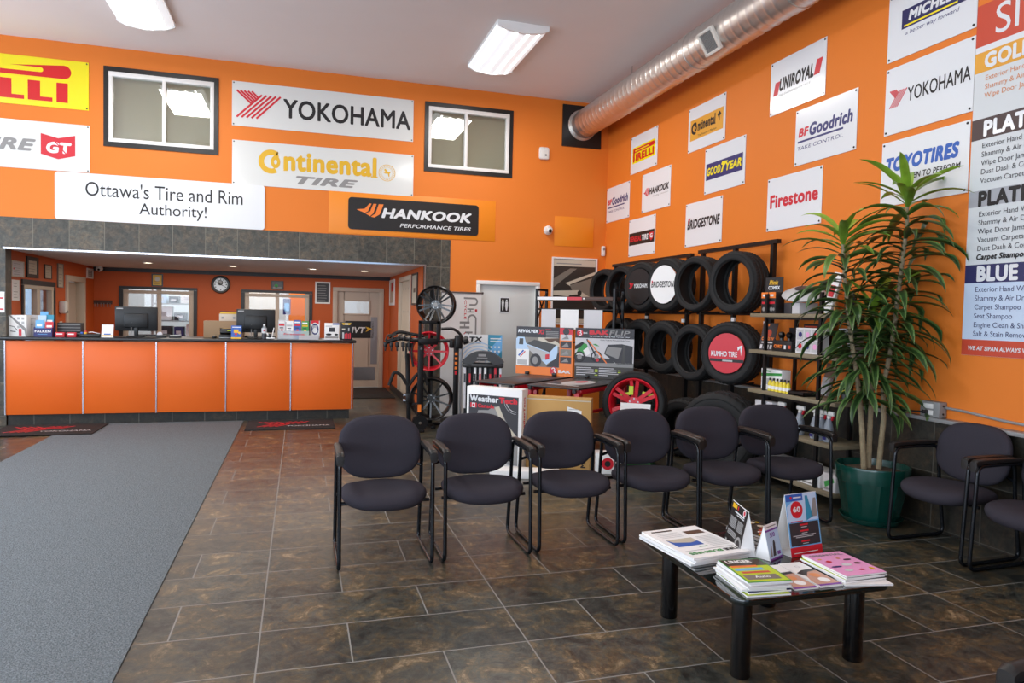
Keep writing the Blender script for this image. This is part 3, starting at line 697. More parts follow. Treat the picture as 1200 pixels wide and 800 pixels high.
# clear brochure rack with red lettering
t = thing('brochure_rack', 'clear brochure rack with red lettering on the counter right half', 'brochure rack', (-.085, CF+.16, ZT))
m = MB('clear_plastic'); m.box((0, -.05, .06), (.42, .004, .12)); m.box((0, .0, .004), (.42, .1, .008)); m.box((0, .05, .12), (.42, .004, .24))
for x in (-.21, -.105, 0, .105, .21): m.box((x, 0, .06), (.004, .1, .12))
m.build('holder', t, smooth=False); m = MB('ink_red'); m.txt('Firestone', -.13, .06, .15, .085, .0535, .02); m.build('lettering', t, smooth=False)
for k, (mt, m2, wd) in enumerate((('paper_grey', 'ink_red', 'grey and red'), ('paper', 'ink_lightgrey', 'white'), ('ink_blue', 'ink_red', 'blue'), ('ink_green', 'ink_gold', 'green'))):
    b = MB(mt); hh = .26-.012*(k % 2); M = Matrix.Rotation(R(-5), 4, 'X'); b.box((0, 0, hh/2), (.095, .012, hh), M=M)
    b.m(m2).rect(-.04, hh*.68, .035, hh*.78, .0072, M); b.m('paper').rect(-.04, hh*.84, .03, hh*.92, .0072, M); b.m('ink_charcoal').rect(-.03, hh*.55, .02, hh*.6, .0072, M); b.m(m2).disc(0, hh*.45, .016, .0072, 10, M=M)
    place(b.build('brochure', smooth=False), (-.085-.157+k*.105, CF+.15, ZT+.01), 0, '%s brochure standing in the clear rack with red lettering' % wd, 'brochure', 'brochures in the clear rack')
b = MB('paper_grey')
for k in range(7): b.box((.002*(k % 3), .002*(k % 2), .005+k*.008), (.27, .2, .0068))
place(b.build('paper_pile', smooth=False), (.12, CF+.13, ZT), 0, 'low pile of pale papers right of the brochure rack', 'paper pile', None)
bpy.data.objects['paper_pile']['kind'] = 'stuff'
def d_badge(p, w, h, n, M):
    p.m('ink_red').rect(-w*.42, h*.82, w*.42, h, n, M); p.m('sign_white').disc(0, h*.48, w*.48, n+.001, 20, h*.4, M=M); p.m('ink_navy').disc(0, h*.5, w*.4, n+.002, 20, h*.33, M=M); p.m('sign_white').disc(0, h*.42, w*.28, n+.003, 16, h*.16, M=M)
    for k in range(5): p.rect(-w*.25+k*w*.11, h*.55, -w*.19+k*w*.11, h*.72, n+.003, M)
card('badge_sign', 'white shield badge card with navy emblem behind the paper pile', 'card', (.21, CF+.24, ZT+.02), 0, .13, .25, 'paper_grey', d_badge)
def d_kit(p, w, h, n):
    p.m('ink_blue').rect(w*.05, h*.9, w*.5, h, n); p.m('ink_charcoal').rect(-w*.2, h*.45, w*.2, h*.72, n); p.m('ink_black').disc(-w*.22, h*.28, w*.2, n, 16, h*.07); p.disc(w*.3, h*.28, w*.13, n, 16, h*.06); p.m('ink_lightgrey').rect(-w*.45, h*.78, w*.0, h*.83, n); p.m('ink_grey').rect(-w*.45, h*.03, w*.45, h*.16, n)
pbox('product_box', 'white electronics box with a dark screen picture on the counter', 'box', (.44, CF+.15, ZT+.012), 0, (.2, .1, .225), 'paper', d_kit)
tag(MB('paper_grey').box((.43, CF+.14, ZT+.006), (.24, .18, .012), .003).build('acrylic_base'), 'thin pale base board under the white electronics box', 'board')
def d_blk(p, w, h, n):
    p.m('ink_gold').flat([(-w*.4, h*.95), (w*.4, h*.95), (w*.3, h*.84), (-w*.3, h*.84)], n); p.m('paper').rect(-w*.14, h*.86, w*.14, h*.93, n+.0006); p.m('photo_light').rect(-w*.38, h*.55, -w*.12, h*.64, n)
    p.m('ink_red')
    for k in range(4): p.rect(w*(-.15+k*.14), h*.06, w*(-.06+k*.14), h*(.35+.04*(k % 2)), n)
    p.m('ink_lightgrey').rect(w*.15, h*.5, w*.25, h*.68, n); p.rect(-w*.35, h*.06, -w*.2, h*.42, n)
pbox('product_box', 'black product pack with yellow and red print at the counter right end', 'box', (.645, CF+.14, ZT), -4, (.165, .06, .255), 'ink_black', d_blk)

# ------------------------------------------------------------------ carpet and mats
tag(MB('carpet_grey').box((-1.75, 3.75, .004), (2.05, 13.0, .008), .002).build('carpet_runner'), 'wide grey-blue carpet runner leading to the reception counter', 'carpet')
def logo_mat(label, loc):
    t = thing('logo_mat', label, 'mat', loc, 0, 'black logo mats before the counter')
    MB('mat_black').box((0, 0, .007), (1.12, .78, .012), .003).build('pile', t)
    m = MB('ink_red'); M = Matrix.Translation((0, 0, .0145)) @ Matrix.Rotation(R(-90), 4, 'X')
    for k in range(4):
        m.stroke([(-.42+k*.075, .2), (-.24+k*.075, 0), (-.42+k*.075, -.2)], .03, 0, M); m.stroke([(-.14+k*.075, .0), (.0+k*.075, .2)], .03, .0005, M)
    m.build('emblem', t, smooth=False)
    m = MB('sign_white'); m.txt('YOKOHAMA', -.06, -.2, .5, -.12, 0, .02, 0, 0, M); m.build('lettering', t, smooth=False)
logo_mat('black logo mat at the counter, right of the carpet runner', (-.1, 9.83, 0))
logo_mat('black logo mat at the counter, overlapping the carpet runner left edge', (-2.92, 9.8, .008))

# ------------------------------------------------------------------ signs on the walls
def sign(name, label, loc, rz, w, h, mat, draw, screws=False, round_=0, dep=.008, group=None, cat='sign'):
    """thin panel with its emblem and lettering as parts; draw(L, E, w, h, n) fills two meshes measured from the lower left corner"""
    t = thing(name, label, cat, loc, rz, group)
    M = Matrix.Translation((-w/2, 0, -h/2))
    p = MB(mat)
    if round_:
        pts = []
        for cx, cz, a0 in ((w/2-round_, h/2-round_, 0), (-w/2+round_, h/2-round_, 90), (-w/2+round_, -h/2+round_, 180), (w/2-round_, -h/2+round_, 270)):
            pts += [(cx+round_*math.cos(R(a0+k*15)), cz+round_*math.sin(R(a0+k*15))) for k in range(7)]
        n = len(pts); p.add([(u, -dep, v) for u, v in pts]+[(u, -.001, v) for u, v in pts], [tuple(range(n))]+[(i, n+i, n+(i+1) % n, (i+1) % n) for i in range(n)])
    else: p.box((0, -dep/2-.0005, 0), (w, dep-.001, h), .0015, seg=1)
    p.build('panel', t, smooth=False)
    L, E = MB('ink_black'), MB('ink_red')
    draw(L, E, w, h, dep+.001, M)
    if E.v: E.build('emblem', t, smooth=False)
    if L.v: L.build('lettering', t, smooth=False)
    if screws:
        for u in (-w/2+.022, w/2-.022):
            for v in (-h/2+.022, h/2-.022):
                s_ = MB('ink_black'); s_.cyl((u, -dep+.001, v), (u, -dep-.004, v), .009, n=10); s_.build('screw', t)
    return t
def rr(E, u0, v0, u1, v1, r, n, M, left=True, right=True, k=8):
    pts = []
    for cx, cz, a0, on in ((u1-r, v1-r, 0, right), (u0+r, v1-r, 90, left), (u0+r, v0+r, 180, left), (u1-r, v0+r, 270, right)):
        if on: pts += [(cx+r*math.cos(R(a0+90*i/k)), cz+r*math.sin(R(a0+90*i/k))) for i in range(k+1)]
        else: pts.append((cx+(r if cx > (u0+u1)/2 else -r), cz+(r if cz > (v0+v1)/2 else -r)))
    E.flat(pts, n, M)
def yoko_emblem(E, u0, v0, u1, v1, n, M, k=5, wt=.026):
    """striped Y: long strokes rise to the right, short ones run down into them"""
    W, H = u1-u0, v1-v0
    for i in range(k):
        E.stroke([(u0+W*(.57+.107*i), v1-H*.1), (u0+W*.112*i, v0)], W*wt, n+.0002*i, M)
        x0 = .085*i; x = (1+1.28*x0)/2.86-.012
        E.stroke([(u0+W*x0, v1), (u0+W*x, v0+H*1.58*x)], W*wt, n+.0002*(i+5), M)
def d_pirelli(L, E, w, h, n, M):
    E.m('pirelli_red'); f = lambda u0, a, u1, b: E.rect(u0, h*(1-b), u1, h*(1-a), n-.0002, M)
    ox = 5.06                      # sign starts at world x = -5.06
    X = lambda x: x+ox
    # long P: stem, bar with rounded nose and a slot
    rr(E, X(-4.78), h*(1-.395), X(-2.815), h*(1-.117), h*.139, n, M, left=False)
    E.rect(X(-4.78), h*.115, X(-4.62), h*(1-.39), n, M)
    L.m('pirelli_yellow'); rr(L, X(-4.62), h*.7, X(-3.125), h*.795, h*.0475, n+.001, M, left=False)
    a, b = .48, .885
    f(X(-4.52), a, X(-4.39), b)                                        # I
    f(X(-4.30), a, X(-4.17), b); f(X(-4.17), a, X(-4.03), a+.07); f(X(-4.17), .65, X(-4.03), .72); f(X(-4.09), a, X(-4.03), .70); E.flat([(X(-4.15), h*.3), (X(-4.06), h*.3), (X(-3.97), h*.115), (X(-4.07), h*.115)], n, M)
    f(X(-3.92), a, X(-3.79), b); f(X(-3.79), a, X(-3.66), a+.075); f(X(-3.79), .64, X(-3.69), .71); f(X(-3.79), b-.075, X(-3.66), b)
    for q in (-3.604, -3.294): f(X(q), a, X(q+.135), b); f(X(q+.135), b-.085, X(q+.27), b)
    f(X(-2.98), a, X(-2.853), b)
def d_gt(L, E, w, h, n, M):
    ox = 5.06; X = lambda x: x+ox
    L.m('ink_grey').txt('TIRE', X(-3.86), h*.37, X(-3.207), h*.62, n, .045, .28, 0, M)
    E.m('ink_red'); x0, x1 = X(-3.155), X(-2.772); xm = (x0+x1)/2
    E.flat([(x0, h*.76), (xm, h*.68), (x1, h*.76), (x1, h*.33), (xm, h*.24), (x0, h*.33)], n, M)
    L.m('sign_white').txt('GT', x0+.06, h*.36, x1-.04, h*.6, n+.001, .06, .12, 0, M)
    E.m('ink_red').stroke([(xm-.03, h*.6), (xm+.09, h*.36)], .012, n+.002, M)
def d_ottawa(L, E, w, h, n, M):
    L.txt("Ottawa's Tire and Rim", w*.137, h*.53, w*.888, h*.84, n, -.004, 0, 0, M)
    L.txt('Authority!', w*.384, h*.12, w*.708, h*.44, n, -.004, 0, 0, M)
def d_yoko(L, E, w, h, n, M):
    E.m('ink_red'); yoko_emblem(E, w*.024, h*.2, w*.254, h*.8, n, M, 5, .045)
    L.txt('YOKOHAMA', w*.268, h*.27, w*.983, h*.715, n, .022, 0, 0, M)
def horse(E, u, v, r, n, M):
    E.ring(u, v, r*.93, r, n, M=M); E.ring(u, v, r*.66, r*.69, n, M=M)
    for k in range(22): a = 2*PI*k/22; E.disc(u+r*.8*math.cos(a), v+r*.8*math.sin(a), r*.06, n, 6, M=M)
    h_ = [(-.5, .18), (-.1, .12), (.05, .35), (.2, .5), (.3, .42), (.38, .3), (.25, .25), (.2, .05), (.45, .1), (.4, 0), (.15, -.1), (-.1, -.08), (-.2, -.45), (-.3, -.45), (-.28, -.1), (-.4, .05)]
    E.flat([(u-a*r, v+b*r) for a, b in h_], n, M)
def serif_continental(L, u0, v0, u1, v1, n, M):
    """big crescent C embracing the o, then the rest with slab feet"""
    H = v1-v0; W = u1-u0; r = H*.5
    L.ring(u0+r, v0+r*.96, r*.55, r*.98, n, 30, R(52), R(300), M)
    L.flat([(u0+r*1.5, v0+r*1.85), (u0+r*1.62, v0+r*1.35), (u0+r*1.35, v0+r*1.5)], n, M)
    L.txt('o', u0+r*.98, v0+H*.22, u0+r*1.72, v0+H*.74, n+.0006, .05, 0, 0, M)
    L.txt('ntinental', u0+r*1.98, v0+H*.16, u1, v0+H*1.0, n+.0006, .04, 0, 0, M)
    L.rect(u0+r*1.98, v0+H*.15, u0+r*2.3, v0+H*.2, n, M); L.rect(u1-W*.05, v0+H*.15, u1+W*.01, v0+H*.2, n, M)
def d_conti(L, E, w, h, n, M):
    L.m('ink_gold'); serif_continental(L, w*.135, h*.3, w*.785, h*.86, n, M)
    E.m('ink_gold'); horse(E, w*.845, h*.52, h*.2, n, M)
    L.m('ink_grey').txt('TIRE', w*.335, h*.1, w*.68, h*.29, n, .05, .3, 0, M)
def hank_emblem(E, u0, v0, u1, v1, n, M):
    W, H = u1-u0, v1-v0; p = lambda a, b: (u0+W*a, v0+H*b)
    E.flat([p(0, .52), p(.3, .6), p(.48, 1), p(.55, 1), p(.42, .42), p(.3, .3)], n, M)
    E.flat([p(.33, .26), p(.5, .42), p(.62, 1), p(.74, 1), p(.62, .3), p(.5, .08)], n, M)
    E.flat([p(.53, .05), p(.7, .3), p(.82, 1), p(1, 1), p(.86, .25), p(.66, 0)], n, M)
def d_hank(L, E, w, h, n, M):
    E.m('ink_orange'); hank_emblem(E, w*.06, h*.4, w*.26, h*.83, n, M)
    L.m('sign_white').txt('HANKOOK', w*.245, h*.4, w*.945, h*.72, n, .05, .22, 0, M)
    L.txt('PERFORMANCE TIRES', w*.385, h*.14, w*.94, h*.26, n, .012, .22, 0, M)
def wsign(name, label, x0, x1, z0, z1, *a, **k): return sign(name, label, ((x0+x1)/2, YB-k.pop('off', 0), (z0+z1)/2), 0, x1-x0, z1-z0, *a, **k)
wsign('wall_sign', 'yellow wall sign with red block letters and a long rounded red bar', -5.06, -2.618, 4.035, 4.64, 'pirelli_yellow', d_pirelli, True)
wsign('wall_sign', 'white wall sign with grey italic letters and a red shield, under the yellow sign', -5.06, -2.607, 3.245, 3.845, 'sign_offwhite', d_gt, True)
wsign('wall_sign', 'long white banner sign with thin black two-line lettering above the reception counter', -3.0, -.48, 2.632, 3.236, 'sign_white', d_ottawa, False, .04, off=.009, dep=.01)
wsign('wall_sign', 'wide white wall sign with red striped emblem and black capitals between high windows', -.908, 1.549, 4.02, 4.616, 'sign_offwhite', d_yoko, True)
wsign('wall_sign', 'wide white wall sign with yellow serif lettering and round horse emblem', -.902, 1.562, 3.232, 3.83, 'sign_offwhite', d_conti, True)
tag(MB('plaque_orange').box(((.37+2.815)/2, YB-.004, 2.945), (2.445, .007, .605), .002).build('backing_board'), 'wide lighter orange board behind the black sign with orange wing', 'board')
wsign('wall_sign', 'black rounded sign with orange wing and white italic letters on an orange board', .642, 2.55, 2.712, 3.165, 'frame_black', d_hank, False, .05, off=.0085)
tag(MB('plaque_orange').box((4.096, YB-.0035, 2.858), (.655, .008, .46), .002).build('blank_board'), 'blank lighter orange board in the room corner above the car poster', 'board')
# right wall: nine small and three larger white signs
def rsign(label, y0, z0, draw, w=.8, h=.535): return sign('wall_sign', label, (XR, y0-w/2, z0+h/2), -90, w, h, 'sign_white', draw, True, group='square white tire signs on the right wall')
def d_bfg(L, E, w, h, n, M):
    L.m('ink_red').txt('BF', w*.06, h*.5, w*.24, h*.66, n, .05, .15, 0, M); L.m('ink_navy').txt('Goodrich', w*.25, h*.47, w*.94, h*.7, n, .045, .15, 0, M)
    E.m('ink_navy').rect(w*.05, h*.4, w*.8, h*.435, n, M); L.txt('TAKE CONTROL', w*.05, h*.27, w*.8, h*.335, n, .0, .12, 0, M)
def d_pir2(L, E, w, h, n, M):
    E.m('pirelli_yellow').rect(w*.07, h*.27, w*.93, h*.7, n, M); L.m('pirelli_red'); rr(L, w*.1, h*.55, w*.9, h*.66, h*.05, n+.001, M, left=False)
    L.m('pirelli_yellow').rect(w*.17, h*.585, w*.7, h*.615, n+.002, M); L.m('pirelli_red').rect(w*.1, h*.31, w*.16, h*.6, n+.0015, M)
    L.txt('IRELLI', w*.2, h*.32, w*.88, h*.52, n+.0015, .05, 0, 0, M)
def d_han2(L, E, w, h, n, M):
    E.m('ink_red'); hank_emblem(E, w*.06, h*.4, w*.27, h*.62, n, M); L.txt('HANKOOK', w*.27, h*.43, w*.95, h*.6, n, .05, .2, 0, M); L.m('ink_grey').txt('driving emotion', w*.4, h*.34, w*.93, h*.39, n, 0, .2, 0, M)
def d_gen(L, E, w, h, n, M):
    E.m('ink_black').rect(w*.02, h*.3, w*.98, h*.63, n, M); L.m('ink_red').txt('GENERAL', w*.04, h*.39, w*.5, h*.54, n+.001, .05, .1, 0, M); L.m('sign_white').txt('TIRE', w*.52, h*.39, w*.76, h*.54, n+.001, .05, .1, 0, M)
    E.m('ink_red').flat([(w*.8, h*.56), (w*.95, h*.56), (w*.93, h*.4), (w*.87, h*.34), (w*.81, h*.4)], n+.001, M); L.txt('G', w*.83, h*.41, w*.92, h*.53, n+.002, .05, 0, 0, M)
def d_con2(L, E, w, h, n, M):
    E.m('poster_gold').rect(w*.06, h*.25, w*.95, h*.72, n, M); L.m('ink_black'); serif_continental(L, w*.09, h*.38, w*.75, h*.66, n+.001, M)
    E.m('ink_black').flat([(w*.8, h*.6), (w*.86, h*.66), (w*.9, h*.58), (w*.86, h*.55), (w*.86, h*.44), (w*.83, h*.52)], n+.001, M); L.txt('The Future in Motion', w*.28, h*.3, w*.78, h*.345, n+.001, 0, 0, 0, M)
def d_good(L, E, w, h, n, M):
    E.m('ink_navy').rect(w*.04, h*.3, w*.95, h*.66, n, M); L.m('ink_yellow').txt('GOOD', w*.07, h*.39, w*.42, h*.57, n+.001, .045, .2, 0, M); L.txt('YEAR', w*.55, h*.39, w*.92, h*.57, n+.001, .045, .2, 0, M)
    L.flat([(w*.43, h*.56), (w*.46, h*.62), (w*.6, h*.6), (w*.55, h*.55), (w*.5, h*.5), (w*.46, h*.38), (w*.42, h*.38), (w*.47, h*.53)], n+.001, M)
def d_bri(L, E, w, h, n, M):
    L.txt('BRIDGESTONE', w*.06, h*.4, w*.95, h*.62, n, .05, .2, 0, M); E.m('ink_red').flat([(w*.09, h*.66), (w*.15, h*.66), (w*.09, h*.5)], n+.001, M)
def d_uni(L, E, w, h, n, M):
    E.m('ink_red').flat([(w*.06, h*.36), (w*.15, h*.36), (w*.19, h*.6), (w*.1, h*.6)], n, M); E.flat([(w*.8, h*.42), (w*.9, h*.42), (w*.95, h*.68), (w*.85, h*.68)], n, M)
    L.txt('UNIROYAL', w*.18, h*.4, w*.8, h*.65, n, .05, .22, 0, M); L.m('ink_grey').txt('TIRES ENGINEERED FOR VALUE', w*.17, h*.31, w*.75, h*.35, n, 0, .15, 0, M)
def d_fire2(L, E, w, h, n, M): L.m('ink_red').txt('Firestone', w*.06, h*.42, w*.94, h*.68, n, .04, 0, 0, M)
def d_mich(L, E, w, h, n, M):
    E.m('poster_navy').flat([(w*.17, h*.42), (w*.93, h*.42), (w*.97, h*.7), (w*.17, h*.7)], n, M); L.m('sign_white').txt('MICHELIN', w*.25, h*.51, w*.9, h*.66, n+.001, .06, .2, 0, M)
    E.m('ink_yellow').rect(w*.2, h*.445, w*.8, h*.47, n+.001, M); L.m('ink_navy').txt('a better way forward', w*.22, h*.3, w*.82, h*.38, n, 0, .2, 0, M)
def d_yok2(L, E, w, h, n, M):
    E.m('ink_red'); yoko_emblem(E, w*.06, h*.4, w*.27, h*.66, n, M, 5, .05); L.txt('YOKOHAMA', w*.28, h*.42, w*.97, h*.63, n, .012, 0, 0, M)
def d_toyo(L, E, w, h, n, M):
    L.m('ink_blue').txt('TOYOTIRES', w*.06, h*.52, w*.9, h*.75, n, .06, .18, 0, M); L.m('ink_black').txt('DRIVEN TO PERFORM', w*.25, h*.36, w*.92, h*.45, n, .02, .15, 0, M)
rsign('small white sign with navy lettering nearest the room corner on the right wall', 10.3, 3.022, d_bfg)
rsign('white sign with a yellow rectangle and red letters, topmost near the duct end', 9.49, 3.63, d_pir2)
rsign('white sign with red wing emblem and black lettering under the yellow rectangle sign', 9.1, 3.022, d_han2)
rsign('white sign with a black band of red and white letters, lowest near the corner', 9.48, 2.43, d_gen)
rsign('white sign with an orange rectangle and black serif lettering', 7.89, 3.61, d_con2)
rsign('white sign with a blue rectangle and yellow lettering', 7.484, 3.034, d_good)
rsign('white sign with black condensed italic lettering just above the tire rack', 7.89, 2.438, d_bri)
rsign('white sign with black italic lettering between two slanted red blocks', 6.288, 3.65, d_uni)
rsign('white sign with red and navy lettering beside the tall plant top', 5.876, 3.062, d_bfg)
rsign('white sign with plain red lettering left of the tall plant', 6.275, 2.468, d_fire2)
rsign('white sign with white lettering on a navy band, topmost beside the price poster', 4.77, 3.692, d_mich, .805, .54)
rsign('white sign with a striped red emblem and black capitals beside the price poster', 4.77, 3.096, d_yok2, .805, .54)
rsign('white sign with big blue italic lettering partly behind the plant top', 4.78, 2.513, d_toyo, .805, .526)
# price poster
t = thing('price_poster', 'tall car wash price poster with red, gold, umber and navy bands', 'poster', (XR+.0012, 3.962, 0), -90)
PW = 1.22
m = MB('poster_grey'); m.box((PW/2, -.004, (1.335+3.83)/2), (PW, .006, 3.83-1.335), 0); m.build('panel', t, smooth=False)
m = MB('poster_red'); n = .008
for mt, z0, z1 in (('poster_red', 3.535, 3.83), ('sign_white', 3.492, 3.535), ('poster_gold', 3.35, 3.492), ('poster_umber', 2.873, 3.02), ('poster_silver', 2.395, 2.51), ('poster_paleblue', 1.449, 1.853), ('poster_navy', 1.853, 1.984), ('poster_red', 1.336, 1.449)): m.m(mt).rect(0, z0, PW, z1, n)
m.build('bands', t, smooth=False)
m = MB('sign_white'); n = .0095
m.line_txt('SIPAN', .135, 3.585, .205, n, -.008); m.m('sign_white').line_txt('GOLD', .075, 3.375, .095, n, .05, 0, None, .9)
m.line_txt('PLATINUM', .09, 2.895, .1, n, .05, 0, None, .9); m.m('ink_black').line_txt('PLATINUM', .075, 2.4, .098, n, .05, 0, None, .9); m.m('sign_white').line_txt('BLUE DIAMOND', .09, 1.87, .098, n, .05, 0, None, .9)
m.line_txt('WE AT SIPAN ALWAYS W', .05, 1.374, .028, n, .03, .15, None, .9)
for mt, z, dz, ls in (('ink_peach', 3.285, .062, ['Exterior Hand Wash', 'Shammy & Air Dry', 'Wipe Door Jams']), ('ink_charcoal', 2.81, .062, ['Exterior Hand Wash', 'Shammy & Air Dry', 'Wipe Door Jams', 'Dust Dash & Console', 'Vacuum Carpets']),
                      ('ink_charcoal', 2.325, .061, ['Exterior Hand Wash', 'Shammy & Air Dry', 'Wipe Door Jams', 'Vacuum Carpets', 'Dust Dash & Console']), ('poster_navy', 1.79, .063, ['Exterior Hand Wash', 'Shammy & Air Dry', 'Carpet Shampoo', 'Seat Shampoo', 'Engine Clean & Shampoo', 'Salt & Stain Removal'])):
    m.m(mt)
    for k, s_ in enumerate(ls): m.line_txt(s_, .085, z-k*dz, .036, n, 0)
m.m('ink_black').line_txt('Carpet Shampoo', .08, 2.325-5*.061, .037, n, .04, .2)
m.build('lettering', t, smooth=False)
# car poster on the back wall
def d_car(p, w, h, n):
    p.m('photo_light').rect(-w*.46, h*.37, w*.46, h*.47, n); p.m('ink_grey').rect(-w*.4, h*.4, w*.15, h*.415, n+.0005)
    p.m('photo_mid').flat([(-w*.46, h*.05), (w*.05, h*.34), (-w*.1, h*.34), (-w*.46, h*.18)], n); p.m('photo_light').flat([(-w*.2, h*.12), (w*.46, h*.3), (w*.46, h*.26), (-w*.1, h*.1), (w*.1, h*.0)], n)
    p.m('photo_mid').flat([(-w*.1, h*.09), (w*.46, h*.22), (w*.46, -h*.1), (-w*.0, -h*.05)], n+.0004); p.m('photo_light').flat([(-w*.46, h*.0), (w*.1, h*.02), (w*.46, -h*.12), (w*.2, -h*.1), (-w*.46, -h*.06)], n+.0006)
    p.m('photo_dark').flat([(-w*.2, -h*.13), (-w*.1, -h*.06), (w*.1, -h*.04), (w*.2, -h*.1), (w*.3, -h*.16), (-w*.2, -h*.17)], n+.0008); p.disc(w*.12, -h*.02, w*.05, n+.0008, 10)
    p.m('photo_mid').rect(-w*.3, -h*.36, -w*.1, -h*.28, n); p.m('photo_light').rect(-w*.46, -h*.47, w*.46, -h*.41, n)
frame_thing('framed_poster', 'large framed black and white car poster in the room corner', 'poster', (4.118, YB-.001, 1.93), 0, .76, 1.05, 'trim_white', 'photo_dark', None, .025, d_car, .025)

# ------------------------------------------------------------------ ceiling: duct, lamps, small devices
tag(MB('frame_black').box((4.18, YB-.01, 4.49), (.65, .018, .64)).build('vent_board', smooth=False), 'black square board on the back wall behind the duct end', 'board')
t = thing('air_duct', 'long round spiral steel air duct running below the ceiling', 'duct', (4.18, 0, 4.51))
DR = .206; prof = []
y = YB-.022; k = 0
m = MB('duct_steel')
# spiral seam: the raised rib winds along the pipe
NS, L0, L1, pitch = 40, YF, YB-.022, .125
rows = int((L1-L0)/.0125); vs = []; fs = []
for j in range(rows+1):
    yy = L1-j*(L1-L0)/rows
    for i in range(NS):
        a = 2*PI*i/NS; ph = ((yy/pitch)-i/NS) % 1.0
        r = DR + (.0055 if ph < .13 else (.0018 if ph < .2 or ph > .95 else 0))
        vs.append((r*math.cos(a), yy, r*math.sin(a)))
for j in range(rows):
    fs += [(j*NS+i, j*NS+(i+1) % NS, (j+1)*NS+(i+1) % NS, (j+1)*NS+i) for i in range(NS)]
m.add(vs, fs); m.build('pipe', t, angle=60)
for yy in (7.0, 5.35, 3.0, 0.4): m = MB('duct_steel'); m.lathe([(DR, yy-.05), (DR+.009, yy-.05), (DR+.011, yy), (DR+.009, yy+.05), (DR, yy+.05)], 40, 'Y'); m.build('coupling', t)
m = MB('duct_steel'); m.lathe([(DR, L1), (DR+.03, L1), (DR+.03, L1-.012), (DR, L1-.012)], 40, 'Y'); m.build('end_flange', t)
for yy in (8.6, 5.9, 2.5): MB('steel').cyl((0, yy, DR), (0, yy, ZC-4.51), .004, n=6).build('hanger', t)
# grille on the duct facing down and left
def grille(y0):
    M = Matrix.Translation((0, y0, 0)) @ Matrix.Rotation(R(-122), 4, 'Y') @ Matrix.Translation((0, 0, DR+.006))
    gm = MB('vent_white')
    for c, d in (((0, .12, .005), (.24, .04, .03)), ((0, -.12, .005), (.24, .04, .03)), ((.11, 0, .005), (.03, .24, .03)), ((-.11, 0, .005), (.03, .24, .03))): gm.box(c, d, .004, M=M)
    gm.build('grille_frame', t)
    gm = MB('plastic_grey')
    for k in range(9): gm.box((0, -.085+k*.021, .009), (.2, .009, .014), M=M)
    gm.m('frame_black').box((0, 0, -.001), (.2, .21, .004), M=M); gm.build('louvres', t, smooth=False)
grille(6.45); grille(1.8)
# surface mounted lamps: white curved housing, glowing lens with tubes
LAMPS = []
proto = None
names = [('ceiling lamp nearest the silver duct by the back wall', (2.41, 8.52)), ('ceiling lamp at the top left, over the reception counter', (-1.74, 8.45)), ('ceiling lamp of the middle row toward the duct', (2.41, 4.4)), ('ceiling lamp of the middle row toward the entrance', (-1.74, 4.4)), ('ceiling lamp of the front row toward the entrance', (-1.74, .3)), ('ceiling lamp at the far left wall side', (-5.2, 6.4))]
for lb, (x, y) in names:
    if proto is None:
        t = proto = thing('ceiling_lamp', 'white fluorescent '+lb, 'ceiling lamp', (x, y, ZC), 0, 'fluorescent ceiling lamps')
        m = MB('lamp_white'); m.box((0, 0, -.012), (.62, 1.5, .022), .004)
        for s_ in (-1, 1):
            ar = [(-.31, -.02), (-.305, -.058), (-.21, -.098), (0, -.124), (.21, -.098), (.305, -.058), (.31, -.02)]
            m.add([(a, s_*.735+q, b) for q in (-.015, .015) for a, b in ar], [tuple(range(7)), tuple(range(13, 6, -1))]+[(i, 7+i, 8+i, i+1) for i in range(6)])
        m.build('housing', t)
        m = MB('lens_glow'); pr = [(-.3, -.02), (-.29, -.05), (-.2, -.088), (0, -.112), (.2, -.088), (.29, -.05), (.3, -.02)]
        vs = [(a, s_*.72, b) for s_ in (-1, 1) for a, b in pr]; m.add(vs, [(i, i+1, 8+i, 7+i) for i in range(6)]); m.build('lens', t)
        for k in range(4): m = MB('tube_glow'); zz = -.1+.35*abs(-.2+k*.133)**2*2; m.cyl((-.2+k*.133, -.7, zz), (-.2+k*.133, .7, zz), .022, n=8); m.build('tube', t)
    else:
        t = dup(proto); t.location = (x, y, ZC); t['label'] = 'white fluorescent '+lb
    ld = bpy.data.lights.new('lamp_light', 'AREA'); ld.shape = 'RECTANGLE'; ld.size = .58; ld.size_y = 1.4; ld.energy = 54 if y > 5 else (26 if x > 0 else 42); ld.color = (1, .965, .91)
    lo = bpy.data.objects.new('lamp_light', ld); lo.location = (x, y, ZC-.13); col.objects.link(lo)
t = thing('motion_sensor', 'small white rounded sensor box between the high window and the duct', 'sensor', (3.56, YB+.002, 4.025))
MB('plastic_white').box((0, -.03, 0), (.165, .058, .19), .03).build('body', t); m = MB('plastic_grey'); m.disc(.02, -.03, .018, .0602, 14); m.build('lens', t, smooth=False)
t = thing('security_camera', 'white dome camera on the back wall left of the blank orange board', 'camera', (3.66, YB+.002, 2.86))
MB('plastic_white').cyl((0, 0, 0), (0, -.03, 0), .07, n=24).build('base', t); m = MB('plastic_white'); m.lathe([(.06, -.03), (.058, -.07), (.04, -.105), (.001, -.118)], 22, 'Y'); m.build('dome', t); m = MB('screen_black'); m.cyl((.0, -.09, -.015), (0, -.122, -.02), .026, n=14); m.build('lens', t)
t = thing('motion_sensor', 'small white sensor in the corner right of the blank orange board', 'sensor', (4.61, YB+.002, 2.58))
MB('plastic_white').box((-.02, -.03, 0), (.055, .058, .16), .015).build('body', t); MB('plastic_grey').box((-.02, -.06, .03), (.03, .004, .04)).build('lens', t)

